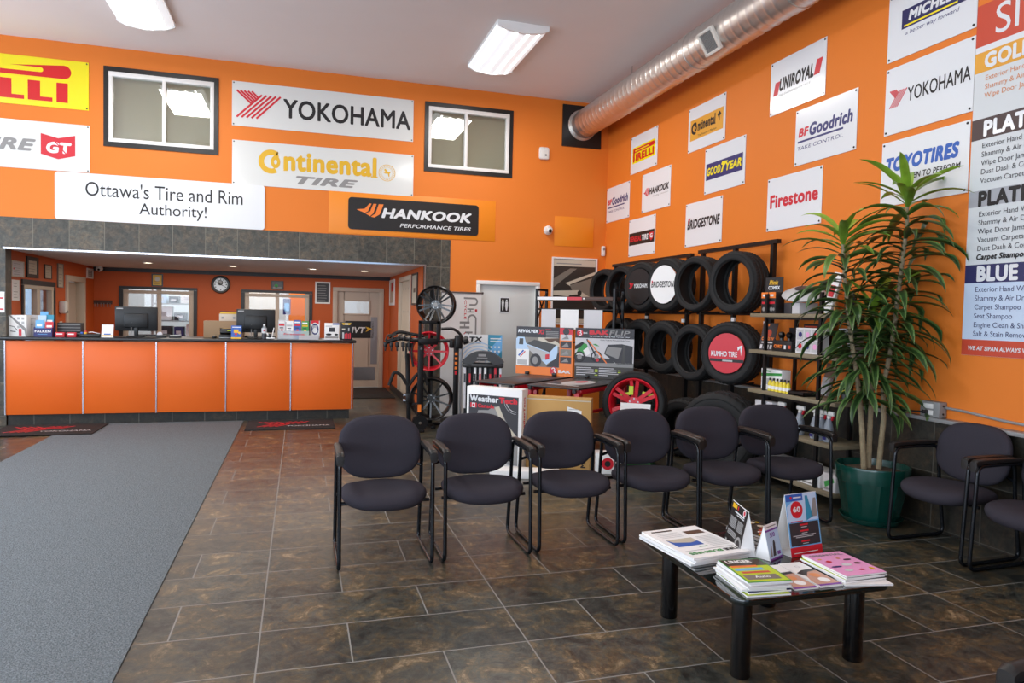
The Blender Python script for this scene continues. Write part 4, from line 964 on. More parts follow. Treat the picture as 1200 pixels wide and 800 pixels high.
# ------------------------------------------------------------------ tires and wheels (axis along local Y, front face toward -Y)
def tire_mesh(ro, ri, w, lugs=60, depth=.008, knob=False):
    h = w/2; sw = ro-ri
    prof = [(ri, -h*.78), (ri+.012, -h*.86), (ri+sw*.2, -h*.95), (ri+sw*.45, -h*1.0), (ri+sw*.75, -h*.96), (ro-.028, -h*.9), (ro-.012, -h*.83), (ro-.002, -h*.7)]
    for g in (-.42, 0, .42): prof += [(ro, h*g-.012), (ro-depth, h*g-.009), (ro-depth, h*g+.009), (ro, h*g+.012)]
    prof += [(ro-.002, h*.7), (ro-.012, h*.83), (ro-.028, h*.9), (ri+sw*.75, h*.96), (ri+sw*.45, h), (ri+sw*.2, h*.95), (ri+.012, h*.86), (ri, h*.78),
             (ri+.014, h*.72), (ri+sw*.5, h*.88), (ro-.03, h*.8), (ro-.022, 0), (ro-.03, -h*.8), (ri+sw*.5, -h*.88), (ri+.014, -h*.72)]
    n = lugs*2
    def wob(i, j):
        if 5 <= j <= 8 or 19 <= j <= 22: return -(.014 if knob else depth*.8)*(1 if i % 2 else 0)
        if 8 < j < 19 and (j-7) % 4 in (0, 1) : return -depth*.7 if ((i//2) % 2 == (j//4) % 2 and i % 2) else 0
        return 0
    b = MB('rubber'); b.lathe(prof, n, 'Y', wob, closed=True)
    if True:
        b.m('rubber_dark')
        b.lathe([(ri+sw*.62, -h*.992), (ri+sw*.66, -h*1.004), (ri+sw*.7, -h*.98)], 60, 'Y'); b.lathe([(ri+sw*.12, -h*.93), (ri+sw*.16, -h*.955), (ri+sw*.2, -h*.96)], 60, 'Y')
    return b
TA = tire_mesh(.325, .225, .245).build('tire'); TB = tire_mesh(.315, .23, .25, 54).build('tire'); TC = tire_mesh(.33, .2, .26, 40, .012, True).build('tire')
TD = tire_mesh(.415, .225, .31, 34, .016, True).build('tire')
used = set()
def put_tire(src, label, loc, rz, group, tilt=0):
    o = src if src.name not in used else src.copy()
    if o is not src: col.objects.link(o)
    used.add(src.name); o.location = loc; o.rotation_euler = (R(tilt), 0, R(rz)); return tag(o, label, 'tire', group)
GT = 'tires on the top rails of the wall rack'; GM = 'tires on the middle rails of the wall rack'; GF = 'loose tires standing on the floor'
TE = tire_mesh(.33, .205, .26, 44, .011).build('tire')
TX = 4.34; RZT = -76
top = [put_tire(TB, 'tire on the top rail nearest the room corner, first from left', (TX, 9.52, 1.93), RZT, GT), put_tire(TB, 'tire on the top rail, second from the room corner', (TX, 8.95, 1.94), RZT, GT),
       put_tire(TA, 'tire on the top rail with a black disc in its opening', (TX, 8.33, 1.95), RZT, GT), put_tire(TA, 'tire on the top rail with a white disc in its opening', (TX, 7.68, 1.955), RZT, GT),
       put_tire(TB, 'empty tire on the top rail, right of the white disc tire', (TX, 7.03, 1.94), RZT, GT), put_tire(TA, 'empty tire on the top rail nearest the product shelf, last on the right', (TX, 6.3, 1.93), RZT, GT)]
mid = [put_tire(TB, 'middle rail tire deepest in the corner, mostly hidden by the display boards', (TX, 9.0, 1.22), RZT, GM), put_tire(TC, 'middle rail tire just right of the display board edge', (TX, 8.35, 1.2), RZT, GM),
       put_tire(TC, 'knobbly middle rail tire below the white disc tire', (TX, 7.72, 1.19), RZT, GM), put_tire(TA, 'empty middle rail tire directly left of the red disc tire', (TX, 7.05, 1.165), RZT, GM),
       put_tire(TE, 'middle rail tire with a red disc in its opening', (TX, 6.36, 1.2), -64, GM)]
put_tire(TD, 'big off-road tire standing behind the fifth chair of the row', (4.06, 6.1, .417), -58, GF)
put_tire(TC, 'floor tire between the red wheel and the big off-road tire', (4.16, 6.95, .332), -62, GF)
put_tire(TC, 'floor tire behind the red wheel, only its tread showing', (3.86, 7.6, .332), -50, GF)
def insert(tire, mat, r, draw, name='display_disc'):
    d = MB(mat); d.cyl((0, -.118, 0), (0, -.128, 0), r, n=40); o = d.build(name, tire)
    L = MB('paper'); draw(L, r, .1292); L.build('lettering', o, smooth=False)
insert(top[2], 'ink_black', .232, lambda p, r, n: (p.m('ink_red'), yoko_emblem(p, -r*.8, -.03, -r*.45, .05, n, None, 5, .07), p.m('sign_white').txt('YOKOHAMA', -r*.4, -.02, r*.85, .035, n, .02)))
insert(top[3], 'paper', .232, lambda p, r, n: (p.m('ink_black').txt('BRIDGESTONE', -r*.92, -.035, r*.92, .04, n, .02, .2), p.m('ink_red').flat([(-r*.9, .05), (-r*.8, .05), (-r*.88, 0)], n+.001)))
insert(mid[4], 'ink_red', .208, lambda p, r, n: (p.m('sign_white').txt('KUMHO TIRE', -r*.84, -.035, r*.6, .02, n, .03), p.flat([(r*.62, .03), (r*.75, .06), (r*.8, -.02), (r*.86, .09), (r*.6, .07)], n), p.m('ink_black').rect(-r*.9, -.09, r*.95, -.06, n), p.m('ink_lightgrey').rect(-r*.2, -.085, r*.35, -.068, n+.001)))
# wall racks behind the tires: uprights, top bar, support arms
def wall_rack(label, y0, y1, zt, ys):
    t = thing('tire_rack', label, 'tire rack', (XR, (y0+y1)/2, 0), 0, 'black tire racks on the right wall')
    c = (y0+y1)/2
    for yy in (y0+.08, c, y1-.08): MB('black_metal').box((-.115, yy-c, zt/2), (.045, .045, zt)).build('upright', t, smooth=False)
    MB('black_metal').box((-.115, 0, zt+.015), (.05, y1-y0, .04)).build('top_bar', t, smooth=False)
    for z, rt in ((1.61, .325), (.875, .325)):
        m = MB('black_metal'); m.cyl((-.12, y0-c, z), (-.12, y1-c, z), .012, n=10); m.build('rail', t)
        for yy in ys[0 if z > 1 else 1]:
            for q in (-.12, .12): MB('black_metal').cyl((-.115, yy-c+q, z+.02), (-.36, yy-c+q, z+.005), .009, n=8).build('support_arm', t)
    m = MB('paper'); m.box((-.145, -.04, 1.55), (.02, .05, .04)); m.box((-.145, y0-c+.12, 1.52), (.02, .05, .04)); m.build('rail_clip', t, smooth=False)
wall_rack('black wall tire rack nearest the product shelf', 5.92, 7.36, 2.32, ((7.03, 6.3), (7.05, 6.36)))
wall_rack('black wall tire rack nearest the room corner', 7.52, 9.75, 2.3, ((9.52, 8.95, 8.33, 7.68), (9.0, 8.35, 7.72)))

def wheel(name, label, loc, rz, rim_mat, spoke_mat, r, w, spokes, split, group, tire=None, hubm='plastic_black', tiltx=0, sw=.044):
    t = thing(name, label, 'wheel', loc, rz, group); t.rotation_euler = (R(tiltx), 0, R(rz)); h = w/2
    b = MB(rim_mat); b.lathe([(r, -h), (r-.008, -h-.006), (r-.02, -h), (r-.026, -h*.8), (r-.045, -h*.3), (r-.05, h*.5), (r-.028, h*.85), (r-.015, h), (r, h), (r-.01, h*.9), (r-.03, h*.5), (r-.03, -h*.5), (r-.008, -h*.9)], 48, 'Y', closed=True)
    b.build('rim', t, angle=50)
    c = MB(spoke_mat); c.cyl((0, -h*.55, 0), (0, h*.2, 0), .062, .07, n=24); c.m(hubm).cyl((0, -h*.55-.004, 0), (0, -h*.5, 0), .03, n=20)
    c.m('steel')
    for k in range(5): a = 2*PI*k/5+.3; c.cyl((.046*math.cos(a), -h*.55-.003, .046*math.sin(a)), (.046*math.cos(a), -h*.5, .046*math.sin(a)), .008, n=8)
    c.build('hub', t)
    for k in range(spokes):
        a = 2*PI*k/spokes+PI/2; s_ = MB(spoke_mat); M = Matrix.Rotation(-a, 4, 'Y')
        for q in ((-1, 1) if split else (0,)):
            o0, o1 = (.012*q, .034*q) if split else (0, 0); w0, w1 = (sw*.55, sw*.5) if split else (sw, sw*.8)
            ya, yb = -h*.5, -h*.86; ra, rb = .045, r-.024
            s_.add([(ra, ya, o0-w0/2), (ra, ya, o0+w0/2), (rb, yb, o1+w1/2), (rb, yb, o1-w1/2), (ra, ya+.045, o0-w0*.4), (ra, ya+.045, o0+w0*.4), (rb, yb+.03, o1+w1*.4), (rb, yb+.03, o1-w1*.4)],
                   [(0, 1, 2, 3), (7, 6, 5, 4), (0, 4, 5, 1), (3, 2, 6, 7), (0, 3, 7, 4), (1, 5, 6, 2)], M)
        s_.build('spoke', t, smooth=False)
    if tire: tire(t)
    return t
GW = 'alloy wheels on the upright wheel stand'
WY = 9.4
wheel('alloy_wheel', 'black split-spoke wheel at the top of the wheel stand', (1.745, WY-.1, 1.655), -20, 'gloss_black', 'gloss_black', .255, .2, 7, True, GW, hubm='plastic_grey')
wheel('alloy_wheel', 'glossy red spoked wheel in the middle of the wheel stand', (1.66, WY-.1, 1.035), -12, 'wheel_red', 'wheel_red', .262, .2, 8, False, GW, hubm='wheel_red', sw=.03)
wheel('alloy_wheel', 'black many-spoke wheel at the bottom of the wheel stand', (1.7, WY-.1, .40), -16, 'gloss_black', 'gloss_black', .285, .2, 10, False, GW, sw=.024)
t = thing('wheel_stand', 'black upright stand carrying three alloy wheels', 'stand', (1.72, WY+.12, 0))
MB('black_metal').box((0, 0, .95), (.06, .05, 1.9), .004).build('pole', t); m = MB('black_metal'); m.box((0, 0, .02), (.6, .06, .04), .006); m.box((0, 0, .02), (.06, .6, .04), .006); m.build('base', t)
for z, x in ((1.655, .02), (1.035, -.05), (.4, -.02)): MB('black_metal').cyl((x*.6, 0, z), (x, -.17, z), .018, n=10).build('hook', t)
def low_tire(t):
    b = tire_mesh(.335, .255, .235, 60); b.build('tire', t)
    m = MB('ink_lime'); m.box((-.03, -.085, .13), (.045, .006, .09)); m.box((.14, -.05, .1), (.12, .006, .03), rot=(0, R(12), 0)); m.box((-.1, -.05, .09), (.1, .006, .03), rot=(0, R(-8), 0)); m.build('sticker', t, smooth=False)
    m = MB('paper'); m.box((.03, -.13, -.085), (.31, .006, .17), rot=(R(-8), 0, 0)); m.build('info_card', t, smooth=False)
wheel('mounted_wheel', 'red alloy wheel with a low profile tire behind the fourth chair', (3.36, 6.62, .655), -38, 'wheel_red', 'wheel_red', .258, .22, 6, True, None, low_tire, 'wheel_red', -6, .072)
tag(MB('green_case').box((3.38, 6.66, .155), (.42, .3, .31), .01, rot=(0, 0, R(-38))).build('green_case'), 'green case on the floor beneath the red alloy wheel', 'case')
def d_small(p, w, h, n): p.m('ink_red').disc(-w*.1, h*.5, h*.3, n, 14); p.m('ink_black').disc(-w*.1, h*.5, h*.15, n+.001, 12); p.rect(w*.12, h*.1, w*.45, h*.8, n); p.m('paper').rect(w*.16, h*.55, w*.4, h*.62, n+.001); p.m('ink_red').rect(w*.16, h*.2, w*.42, h*.32, n+.001)
pbox('printed_box', 'small white box with red and black print behind the fourth chair', 'box', (2.98, 6.38, .001), -20, (.3, .2, .2), 'paper', d_small)

# ------------------------------------------------------------------ accessory displays in front of the corner
def cover_table(label, c, w, d, z, rz, logo):
    t = thing('display_table', label, 'display table', (c[0], c[1], 0), rz, 'truck bed cover displays')
    for x in (-w/2+.03, w/2-.03):
        for y in (-d/2+.03, d/2-.03): MB('frame_red').box((x, y, (z-.05)/2), (.055, .055, z-.05), .004).build('leg', t)
    m = MB('frame_red')
    for x in (-w/2+.03, w/2-.03): m.box((x, 0, z-.045), (.05, d-.12, .05), .004); m.box((x, 0, z-.28), (.03, d-.12, .03), .004)
    for y in (-d/2+.03, d/2-.03): m.box((0, y, z-.12), (w-.12, .03, .03), .004)
    m.build('side_rail', t)
    m = MB('cover_black'); m.box((0, 0, z-.01), (w, d, .02), .006)
    for y in (-d/3, 0, d/3): m.box((0, y, z-.03), (w-.16, .04, .02), .004)
    m.build('cover_panel', t); m = MB('plastic_black')
    for x in (-w/2+.05, w/2-.05): m.cyl((x, -d/2+.01, z-.035), (x, -d/2-.02, z-.035), .022, n=12)
    m.build('latch', t)
    if logo:
        M = Matrix.Translation((0, 0, z+.001)) @ Matrix.Rotation(R(-90), 4, 'X'); m = MB('ink_lightgrey'); m.disc(.02, -.05, .16, 0, 20, .3, M=M); m.m('ink_red').disc(.0, .05, .07, .001, 16, .12, M=M); m.m('ink_lightgrey').rect(-.2, -.42, .2, -.36, 0, M); m.build('top_print', t, smooth=False)
    return t
cover_table('low red framed table with a plain black folding cover, under the orange bordered board', (2.56, 7.86), .55, 1.34, .8, -50, False)
cover_table('low red framed table with a printed black cover, under the dirt bike board', (3.03, 7.36), .64, 1.22, .8, -50, True)
def swirl(p, u, v, r, n, M=None):
    p.m('ink_red').disc(u, v, r, n, 20, M=M); p.m('sign_white').ring(u-.1*r, v+.35*r, r*.25, r*.5, n+.001, 16, R(-100), R(170), M); p.ring(u+.05*r, v-.35*r, r*.25, r*.5, n+.001, 16, R(-160), R(110), M)
def board(label, c, rz, w, h, zb, draw):
    t = thing('display_board', label, 'display board', (c[0], c[1], zb), rz, 'printed boards on the display tables')
    MB('ink_charcoal').box((0, 0, h/2), (w, .012, h)).build('panel', t, smooth=False)
    p, L = MB('ink_charcoal'), MB('sign_white'); M = Matrix.Translation((-w/2, 0, 0)); draw(p, L, w, h, .007, M)
    p.build('picture', t, smooth=False); L.build('lettering', t, smooth=False)
    m = MB('plastic_black')
    for x in (-w*.28, w*.2): m.box((x, -.02, .018), (.05, .05, .036), .008)
    m.build('clip', t)
def d_rev(p, L, w, h, n, M):
    f = lambda pts, k: p.flat([(w*a, h*b) for a, b in pts], n+k*.0006, M)
    p.m('ink_orange'); f([(0, 0), (1, 0), (1, .96), (.77, 1), (.77, .17), (0, .17)], 0)
    p.m('photo_mid'); f([(0, .17), (.77, .17), (.77, .78), (0, .78)], 1)
    p.m('photo_light'); f([(.4, .72), (.77, .6), (.77, .78), (.4, .78)], 2); p.m('ink_brown'); f([(.5, .76), (.6, .68), (.7, .73), (.77, .66), (.77, .78)], 3)
    p.m('ink_charcoal'); f([(.55, .18), (.77, .5), (.77, .18)], 3)
    p.m('ink_paleblue'); f([(0, .52), (0, .74), (.03, .78), (.15, .78), (.18, .65), (.74, .62), (.74, .5), (.72, .36), (.6, .27), (.55, .22), (.45, .32), (.25, .5)], 4)
    p.m('photo_dark'); f([(.05, .62), (.06, .75), (.13, .75), (.13, .62)], 5); f([(.19, .64), (.33, .73), (.72, .64), (.6, .48)], 5)
    p.m('ink_lightgrey'); f([(.25, .5), (.19, .62), (.58, .47), (.55, .35), (.45, .3)], 5); p.m('ink_charcoal'); p.disc(w*.36, h*.3, w*.1, n+.004, 20, h*.14, M=M); p.m('ink_grey'); p.disc(w*.35, h*.3, w*.05, n+.0045, 16, h*.08, M=M)
    p.m('ink_red'); f([(.53, .32), (.6, .34), (.6, .45), (.53, .43)], 7)
    p.m('paper'); f([(.01, .18), (.24, .18), (.24, .52), (.01, .52)], 7); p.m('ink_blue').stroke([(w*.05, h*.38), (w*.14, h*.5)], .02, n+.0055, M); p.m('ink_red').stroke([(w*.08, h*.36), (w*.17, h*.48)], .012, n+.0055, M); p.m('ink_lightgrey'); f([(.03, .2), (.2, .2), (.2, .3), (.03, .3)], 8)
    p.m('ink_red'); f([(.77, .86), (1, .84), (1, .96), (.77, 1)], 1); p.m('ink_charcoal').disc(w*.88, h*.92, w*.055, n+.002, 16, M=M)
    for k, (a, b) in enumerate(((.74, .86), (.58, .72), (.42, .56), (.27, .4))):
        p.m(['paper_grey', 'ink_charcoal', 'photo_mid', 'ink_charcoal'][k]); f([(.785, a), (.975, a), (.975, b), (.785, b)], 2); p.m('ink_grey'); f([(.8, a+.02), (.93, a+.03), (.9, b-.02)], 3)
    L.txt('REVOLVER', w*.03, h*.87, w*.39, h*.94, n+.001, .05, .15, 0, M); L.m('ink_red').txt('X2', w*.4, h*.85, w*.5, h*.95, n+.001, .05, .15, 0, M); L.rect(w*.52, h*.94, w*.62, h*.955, n+.001, M)
    L.m('ink_grey')
    for k in range(5): L.rect(w*.53, h*(.9-k*.03), w*.75, h*(.915-k*.03), n+.001, M)
    swirl(p, w*.68, h*.1, h*.085, n+.004, M); L.m('sign_white').txt('BAK', w*.76, h*.065, w*.97, h*.13, n+.002, .06, 0, 0, M)
def d_flip(p, L, w, h, n, M):
    f = lambda pts, k: p.flat([(w*a, h*b) for a, b in pts], n+k*.0006, M)
    p.m('paper_grey'); f([(0, .3), (1, .3), (1, .8), (0, .8)], 0); p.m('photo_dark'); f([(0, 0), (1, 0), (1, .28), (0, .28)], 0)
    p.m('ink_charcoal'); f([(0, .3), (.0, .46), (.3, .42), (.62, .4), (.68, .33), (.6, .28), (0, .28)], 1)
    p.m('plastic_grey'); f([(0, .24), (1, .24), (1, .33), (0, .3)], 2)
    p.m('ink_charcoal'); f([(.5, .5), (.56, .68), (.8, .7), (.98, .66), (.98, .3), (.72, .3)], 2); p.m('ink_grey'); f([(.52, .5), (.56, .64), (.8, .62), (.74, .4)], 3); p.m('photo_dark'); f([(.82, .68), (.86, .68), (.86, .32), (.8, .32)], 4)
    # dirt bike
    p.m('ink_green'); f([(.0, .42), (.06, .6), (.14, .7), (.2, .68), (.24, .56), (.16, .48), (.06, .52)], 4); f([(.3, .68), (.36, .69), (.42, .64), (.36, .65)], 4)
    p.m('ink_black'); f([(0, .56), (.0, .64), (.12, .72), (.16, .7), (.08, .6)], 5); p.m('paper'); f([(.14, .55), (.22, .62), (.27, .5), (.2, .44)], 5)
    for u, v in ((.08, .42), (.37, .44)): p.m('ink_black').ring(w*u, h*v, h*.085, h*.11, n+.003, 20, M=M); p.m('ink_grey').disc(w*u, h*v, h*.05, n+.003, 12, M=M)
    p.m('ink_charcoal').stroke([(w*.2, h*.78), (w*.36, h*.45)], .018, n+.0035, M); p.m('ink_orange').stroke([(w*.22, h*.76), (w*.55, h*.31)], .014, n+.004, M); p.m('ink_red').disc(w*.39, h*.37, h*.035, n+.004, 10, M=M)
    swirl(p, w*.08, h*.9, h*.065, n, M); L.txt('BAK', w*.14, h*.885, w*.21, h*.915, n+.001, .03, 0, 0, M)
    L.m('ink_red').txt('BAK', w*.24, h*.87, w*.57, h*.96, n+.001, .08, 0, 0, M); L.m('ink_grey').txt('FLIP', w*.58, h*.87, w*.93, h*.96, n+.001, .02, .15, 0, M)
    L.m('sign_white').txt("The World's #1 Leading Hard Tonneau Cover", w*.24, h*.82, w*.93, h*.85, n+.001, .01, 0, 0, M); L.m('ink_black').txt('All the Toughest Protection Under Cover', w*.43, h*.75, w*.93, h*.78, n+.002, .01, 0, 0, M)
    for a in (.03, .42):
        for k in range(5): L.m('paper_grey').rect(w*a, h*(.2-k*.035), w*(a+[.26, .3, .3, .33, .16][k]), h*(.213-k*.035), n+.001, M)
        for k in (1, 2, 4): L.m('ink_lime').rect(w*(a+.32), h*(.2-k*.035), w*(a+.37), h*(.215-k*.035), n+.001, M)
board('printed board with orange border and silver pickup truck picture', (2.92, 8.26), -46, .79, .6, .802, d_rev)
board('printed dark board with a green dirt bike and truck bed picture', (3.5, 7.74), -34, .71, .605, .802, d_flip)
# floor mat carton, plain carton and a flat carton
def d_wt(p, w, h, n):
    p.m('ink_charcoal').rect(-w*.46, h*.04, w*.44, h*.9, n)
    p.m('ink_grey').flat([(-w*.46, h*.04), (-w*.46, h*.63), (-w*.3, h*.66), (-w*.28, h*.7), (-w*.1, h*.71), (.0, h*.76), (w*.1, h*.77), (w*.2, h*.62), (w*.3, h*.5), (w*.44, h*.4), (w*.44, h*.04)], n+.001)
    p.m('photo_light').flat([(w*.02, h*.75), (w*.1, h*.77), (w*.2, h*.6), (w*.4, h*.42), (w*.38, h*.38), (w*.14, h*.56)], n+.002); p.m('ink_lightgrey').ring(w*.4, h*.86, h*.14, h*.15, n+.0015, 16, R(180), R(270)); p.ring(w*.4, h*.86, h*.17, h*.175, n+.0015, 16, R(180), R(270))
    p.m('sign_white').txt('Weather', -w*.44, h*.81, w*.09, h*.89, n+.003, .05); p.m('ink_red').txt('Tech', w*.095, h*.81, w*.42, h*.885, n+.003, .05); p.rect(-w*.43, h*.73, -w*.31, h*.79, n+.003); p.m('sign_white').rect(-w*.4, h*.73, -w*.34, h*.79, n+.0035); p.m('ink_red').disc(-w*.37, h*.76, h*.018, n+.004, 10); p.txt('Canada', -w*.29, h*.735, w*.01, h*.785, n+.003, .04)
t = pbox('floor_mat_carton', 'white carton printed with a grey floor mat and red lettering behind the second chair', 'box', (1.945, 6.915, .001), -44, (.64, .13, .8), 'paper', d_wt)
m = MB('ink_red'); m.txt('WeatherTech', .115, .3, .15, .72, 0, .04, 0, 1, Matrix.Translation((.3212, -.01, 0)) @ Matrix.Rotation(R(90), 4, 'Z') @ Matrix.Translation((-.135, 0, 0))); m.build('side_lettering', t, smooth=False)
def d_ctn(p, w, h, n):
    p.m('paper').flat([(w*.14, h*.88), (w*.36, h*.83), (w*.34, h*.63), (w*.12, h*.68)], n); p.m('ink_lightgrey')
    for k in range(5): p.rect(w*.16, h*(.84-k*.035), w*.3, h*(.85-k*.035), n+.001)
    p.m('ink_black').txt('MAX', w*.36, h*.06, w*.44, h*.26, n, .04, 0, 1); p.rect(w*.4, h*.5, w*.43, h*.7, n); p.m('photo_light').rect(-w*.5, h*.955, w*.5, h*.97, n)
pbox('cardboard_carton', 'upright brown cardboard carton with a white label behind the third chair', 'box', (2.515, 6.6, .001), -32, (.65, .12, .735), 'cardboard', d_ctn)
pbox('flat_carton', 'flat white carton lying on the floor before the floor mat carton', 'box', (2.08, 6.36, .001), -20, (.66, .2, .07), 'paper', lambda p, w, h, n: p.m('ink_black').rect(w*.1, h*.3, w*.3, h*.6, n))
# black rack behind the boards with sheets hanging below its shelf
t = thing('display_rack', 'tall black rack with labelled shelf edge behind the printed boards', 'rack', (3.585, 8.74, 0), -50)
for x in (-.6, .56):
    for y in (-.13, .13): MB('black_metal').box((x, y, .955), (.03, .03, 1.91)).build('upright', t, smooth=False)
    m = MB('black_metal')
    for k in range(4):
        z0 = .1+k*.45; m.cyl((x, -.13, z0), (x, .13, z0+.42), .01, n=6); m.cyl((x, .13, z0), (x, -.13, z0+.42), .01, n=6)
    m.box((x, 0, 1.895), (.03, .26, .03)); m.build('brace', t)
m = MB('dark_wood'); m.box((-.02, 0, 1.775), (1.13, .3, .05), .003); m.build('shelf_board', t)
m = MB('paper'); m.rect(-.58, 1.757, -.12, 1.797, .152); m.m('ink_red').rect(-.12, 1.757, .1, 1.797, .152); m.m('paper').disc(.13, 1.777, .012, .152, 10); m.build('price_strip', t, smooth=False)
m = MB('black_metal'); m.cyl((-.6, -.13, 1.63), (.56, -.13, 1.63), .012, n=8); m.cyl((-.6, -.13, 1.2), (.56, -.13, 1.2), .012, n=8); m.build('cross_rail', t)
ca, sa = math.cos(R(-50)), math.sin(R(-50))
for k, (x, wd) in enumerate(((-.4, 'left'), (-.08, 'middle'), (.27, 'right'))):
    b = MB('paper' if k == 1 else 'paper_grey'); b.box((0, 0, -.12), (.27 if k else .22, .004, .26), 0, rot=None); o = b.build('hanging_sheet', smooth=False)
    place(o, (3.585+x*ca+.148*sa, 8.74+x*sa-.148*ca, 1.62), -50, '%s of three white sheets hanging from the tall black rack' % wd, 'sheet', 'white sheets on the black rack')
# roll-up banner
t = thing('rollup_banner', 'white roll-up banner with chrome and red vertical lettering beside the restroom door', 'banner', (2.235, 9.93, 0), 14)
m = MB('paper'); m.box((0, 0, .95), (.64, .004, 1.78)); m.build('banner_sheet', t, smooth=False)
m = MB('steel'); m.box((0, 0, 1.848), (.66, .03, .022), .004); m.m('plastic_black').box((.335, 0, 1.848), (.02, .034, .03), .004); m.build('top_rail', t)
m = MB('steel'); m.box((0, 0, .04), (.7, .16, .07), .02); m.build('base', t); MB('steel').cyl((0, .03, .07), (0, .03, 1.84), .01, n=8).build('pole', t)
m = MB('ink_grey'); n = .003
m.ring(.2, 1.72, .035, .06, n, 16, R(-90), R(90)); m.rect(.03, 1.755, .2, 1.78, n); m.rect(.12, 1.66, .2, 1.685, n)
m.rect(.09, 1.6, .19, 1.62, n); m.rect(.09, 1.56, .19, 1.58, n); m.rect(.13, 1.58, .15, 1.6, n)
m.ring(.17, 1.46, .05, .075, n, 16, R(0), R(180)); m.rect(.22, 1.2, .245, 1.46, n); m.rect(.095, 1.4, .12, 1.46, n)
m.rect(-.03, 1.4, .13, 1.43, n); m.rect(-.03, 1.33, .13, 1.36, n); m.rect(.04, 1.36, .06, 1.4, n)
m.rect(.06, 1.26, .18, 1.285, n); m.rect(.06, 1.2, .18, 1.225, n); m.rect(.11, 1.22, .13, 1.26, n)
m.m('ink_red').rect(.215, 1.575, .25, 1.61, n); m.txt('CYCLE', .04, 1.46, .075, 1.74, n, .02, 0, 3); m.txt('WH', .035, 1.12, .07, 1.28, n, .02, 0, 3); m.build('lettering', t, smooth=False)
# RTX poster stand and wiper rack
t = thing('poster_stand', 'white and blue poster on a stand before the restroom door', 'poster', (2.42, 9.42, 0), -17)
MB('paper').box((0, 0, 1.0), (.55, .01, .52)).build('panel', t, smooth=False)
m = MB('ink_teal'); n = .0065
m.rect(.08, .94, .275, 1.26, n); m.m('ink_sky').flat([(.08, .94), (.2, .94), (.275, 1.05), (.275, 1.26), (.14, 1.1)], n+.0005)
m.m('paper')
for a in range(3):
    for b in range(2): m.disc(.125+a*.055, 1.09-b*.06, .014, n+.001, 10)
m.rect(.11, 1.2, .26, 1.215, n+.001); m.rect(.11, 1.17, .26, 1.18, n+.001)
for k in range(5): m.m('ink_paleblue').ring(-.05, .86, .1+k*.045, .115+k*.045, n, 24, R(10), R(170))
m.m('ink_charcoal').flat([(-.275, .9), (-.15, 1.0), (-.02, 1.04), (.1, 1.0), (.2, .9)], n+.002); m.build('picture', t, smooth=False)
m = MB('ink_black'); m.txt('RTX', -.26, 1.16, .0, 1.23, n, .06, .12); m.m('ink_grey').rect(-.26, 1.135, -.02, 1.145, n); m.build('lettering', t, smooth=False)
m = MB('black_metal'); m.cyl((-.2, .02, 0), (-.2, .02, .9), .01, n=8); m.cyl((.2, .02, 0), (.2, .02, .9), .01, n=8); m.box((0, .02, .01), (.5, .25, .02)); m.build('stand', t)
t = thing('wiper_rack', 'wiper blade rack with a curved black hood and hanging packs', 'rack', (2.33, 9.0, 0), -17)
m = MB('cover_black'); A = [R(28+k*124/14) for k in range(15)]
vs = []; 
for y in (-.1, .1):
    for r_, dz in ((.34, .0), (.2, -.0)):
        vs += [(r_*math.cos(a)*.92, y, .78+r_*.82*math.sin(a)) for a in A]
K = len(A); m.add(vs, [(i, i+1, 2*K+i+1, 2*K+i) for i in range(K-1)] + [(i, K+i, K+i+1, i+1) for i in range(K-1)] + [(2*K+i, 2*K+i+1, 3*K+i+1, 3*K+i) for i in range(K-1)] + [(K+i, 3*K+i, 3*K+i+1, K+i+1) for i in range(K-1)]); m.box((0, 0, .87), (.54, .2, .05), .01); m.build('hood', t)
m = MB('ink_grey'); m.rect(-.06, .99, .04, 1.02, .1015); m.rect(-.08, .965, .06, .975, .1015); m.build('hood_print', t, smooth=False)
for x in (-.33, -.29): MB('steel').cyl((x, -.05, 0), (x, -.05, 1.22), .014, n=10).build('post', t)
m = MB('black_metal'); m.box((0, .05, .45), (.5, .03, .9)); m.box((0, 0, .02), (.6, .3, .04)); m.build('back_panel', t, smooth=False)
for k in range(8):
    x = -.235+k*.067; c_ = ['paper_grey', 'ink_black', 'paper', 'paper_grey', 'paper', 'ink_black', 'ink_red', 'paper_grey'][k]
    b = MB(c_); b.box((0, 0, -.27), (.032, .02, .54), .003); b.m('ink_red' if k % 2 else 'ink_charcoal').rect(-.012, -.2, .012, -.08, .0108)
    o = b.build('wiper_pack', smooth=False); M = Matrix.Rotation(R(-17), 3, 'Z') @ Vector((x, -.07, 0))
    place(o, (2.33+M.x, 9.0+M.y, .84), -17, 'thin wiper pack, %s from left on the curved hood rack' % ['first', 'second', 'third', 'fourth', 'fifth', 'sixth', 'seventh', 'last'][k], 'wiper pack', 'wiper packs under the black hood')
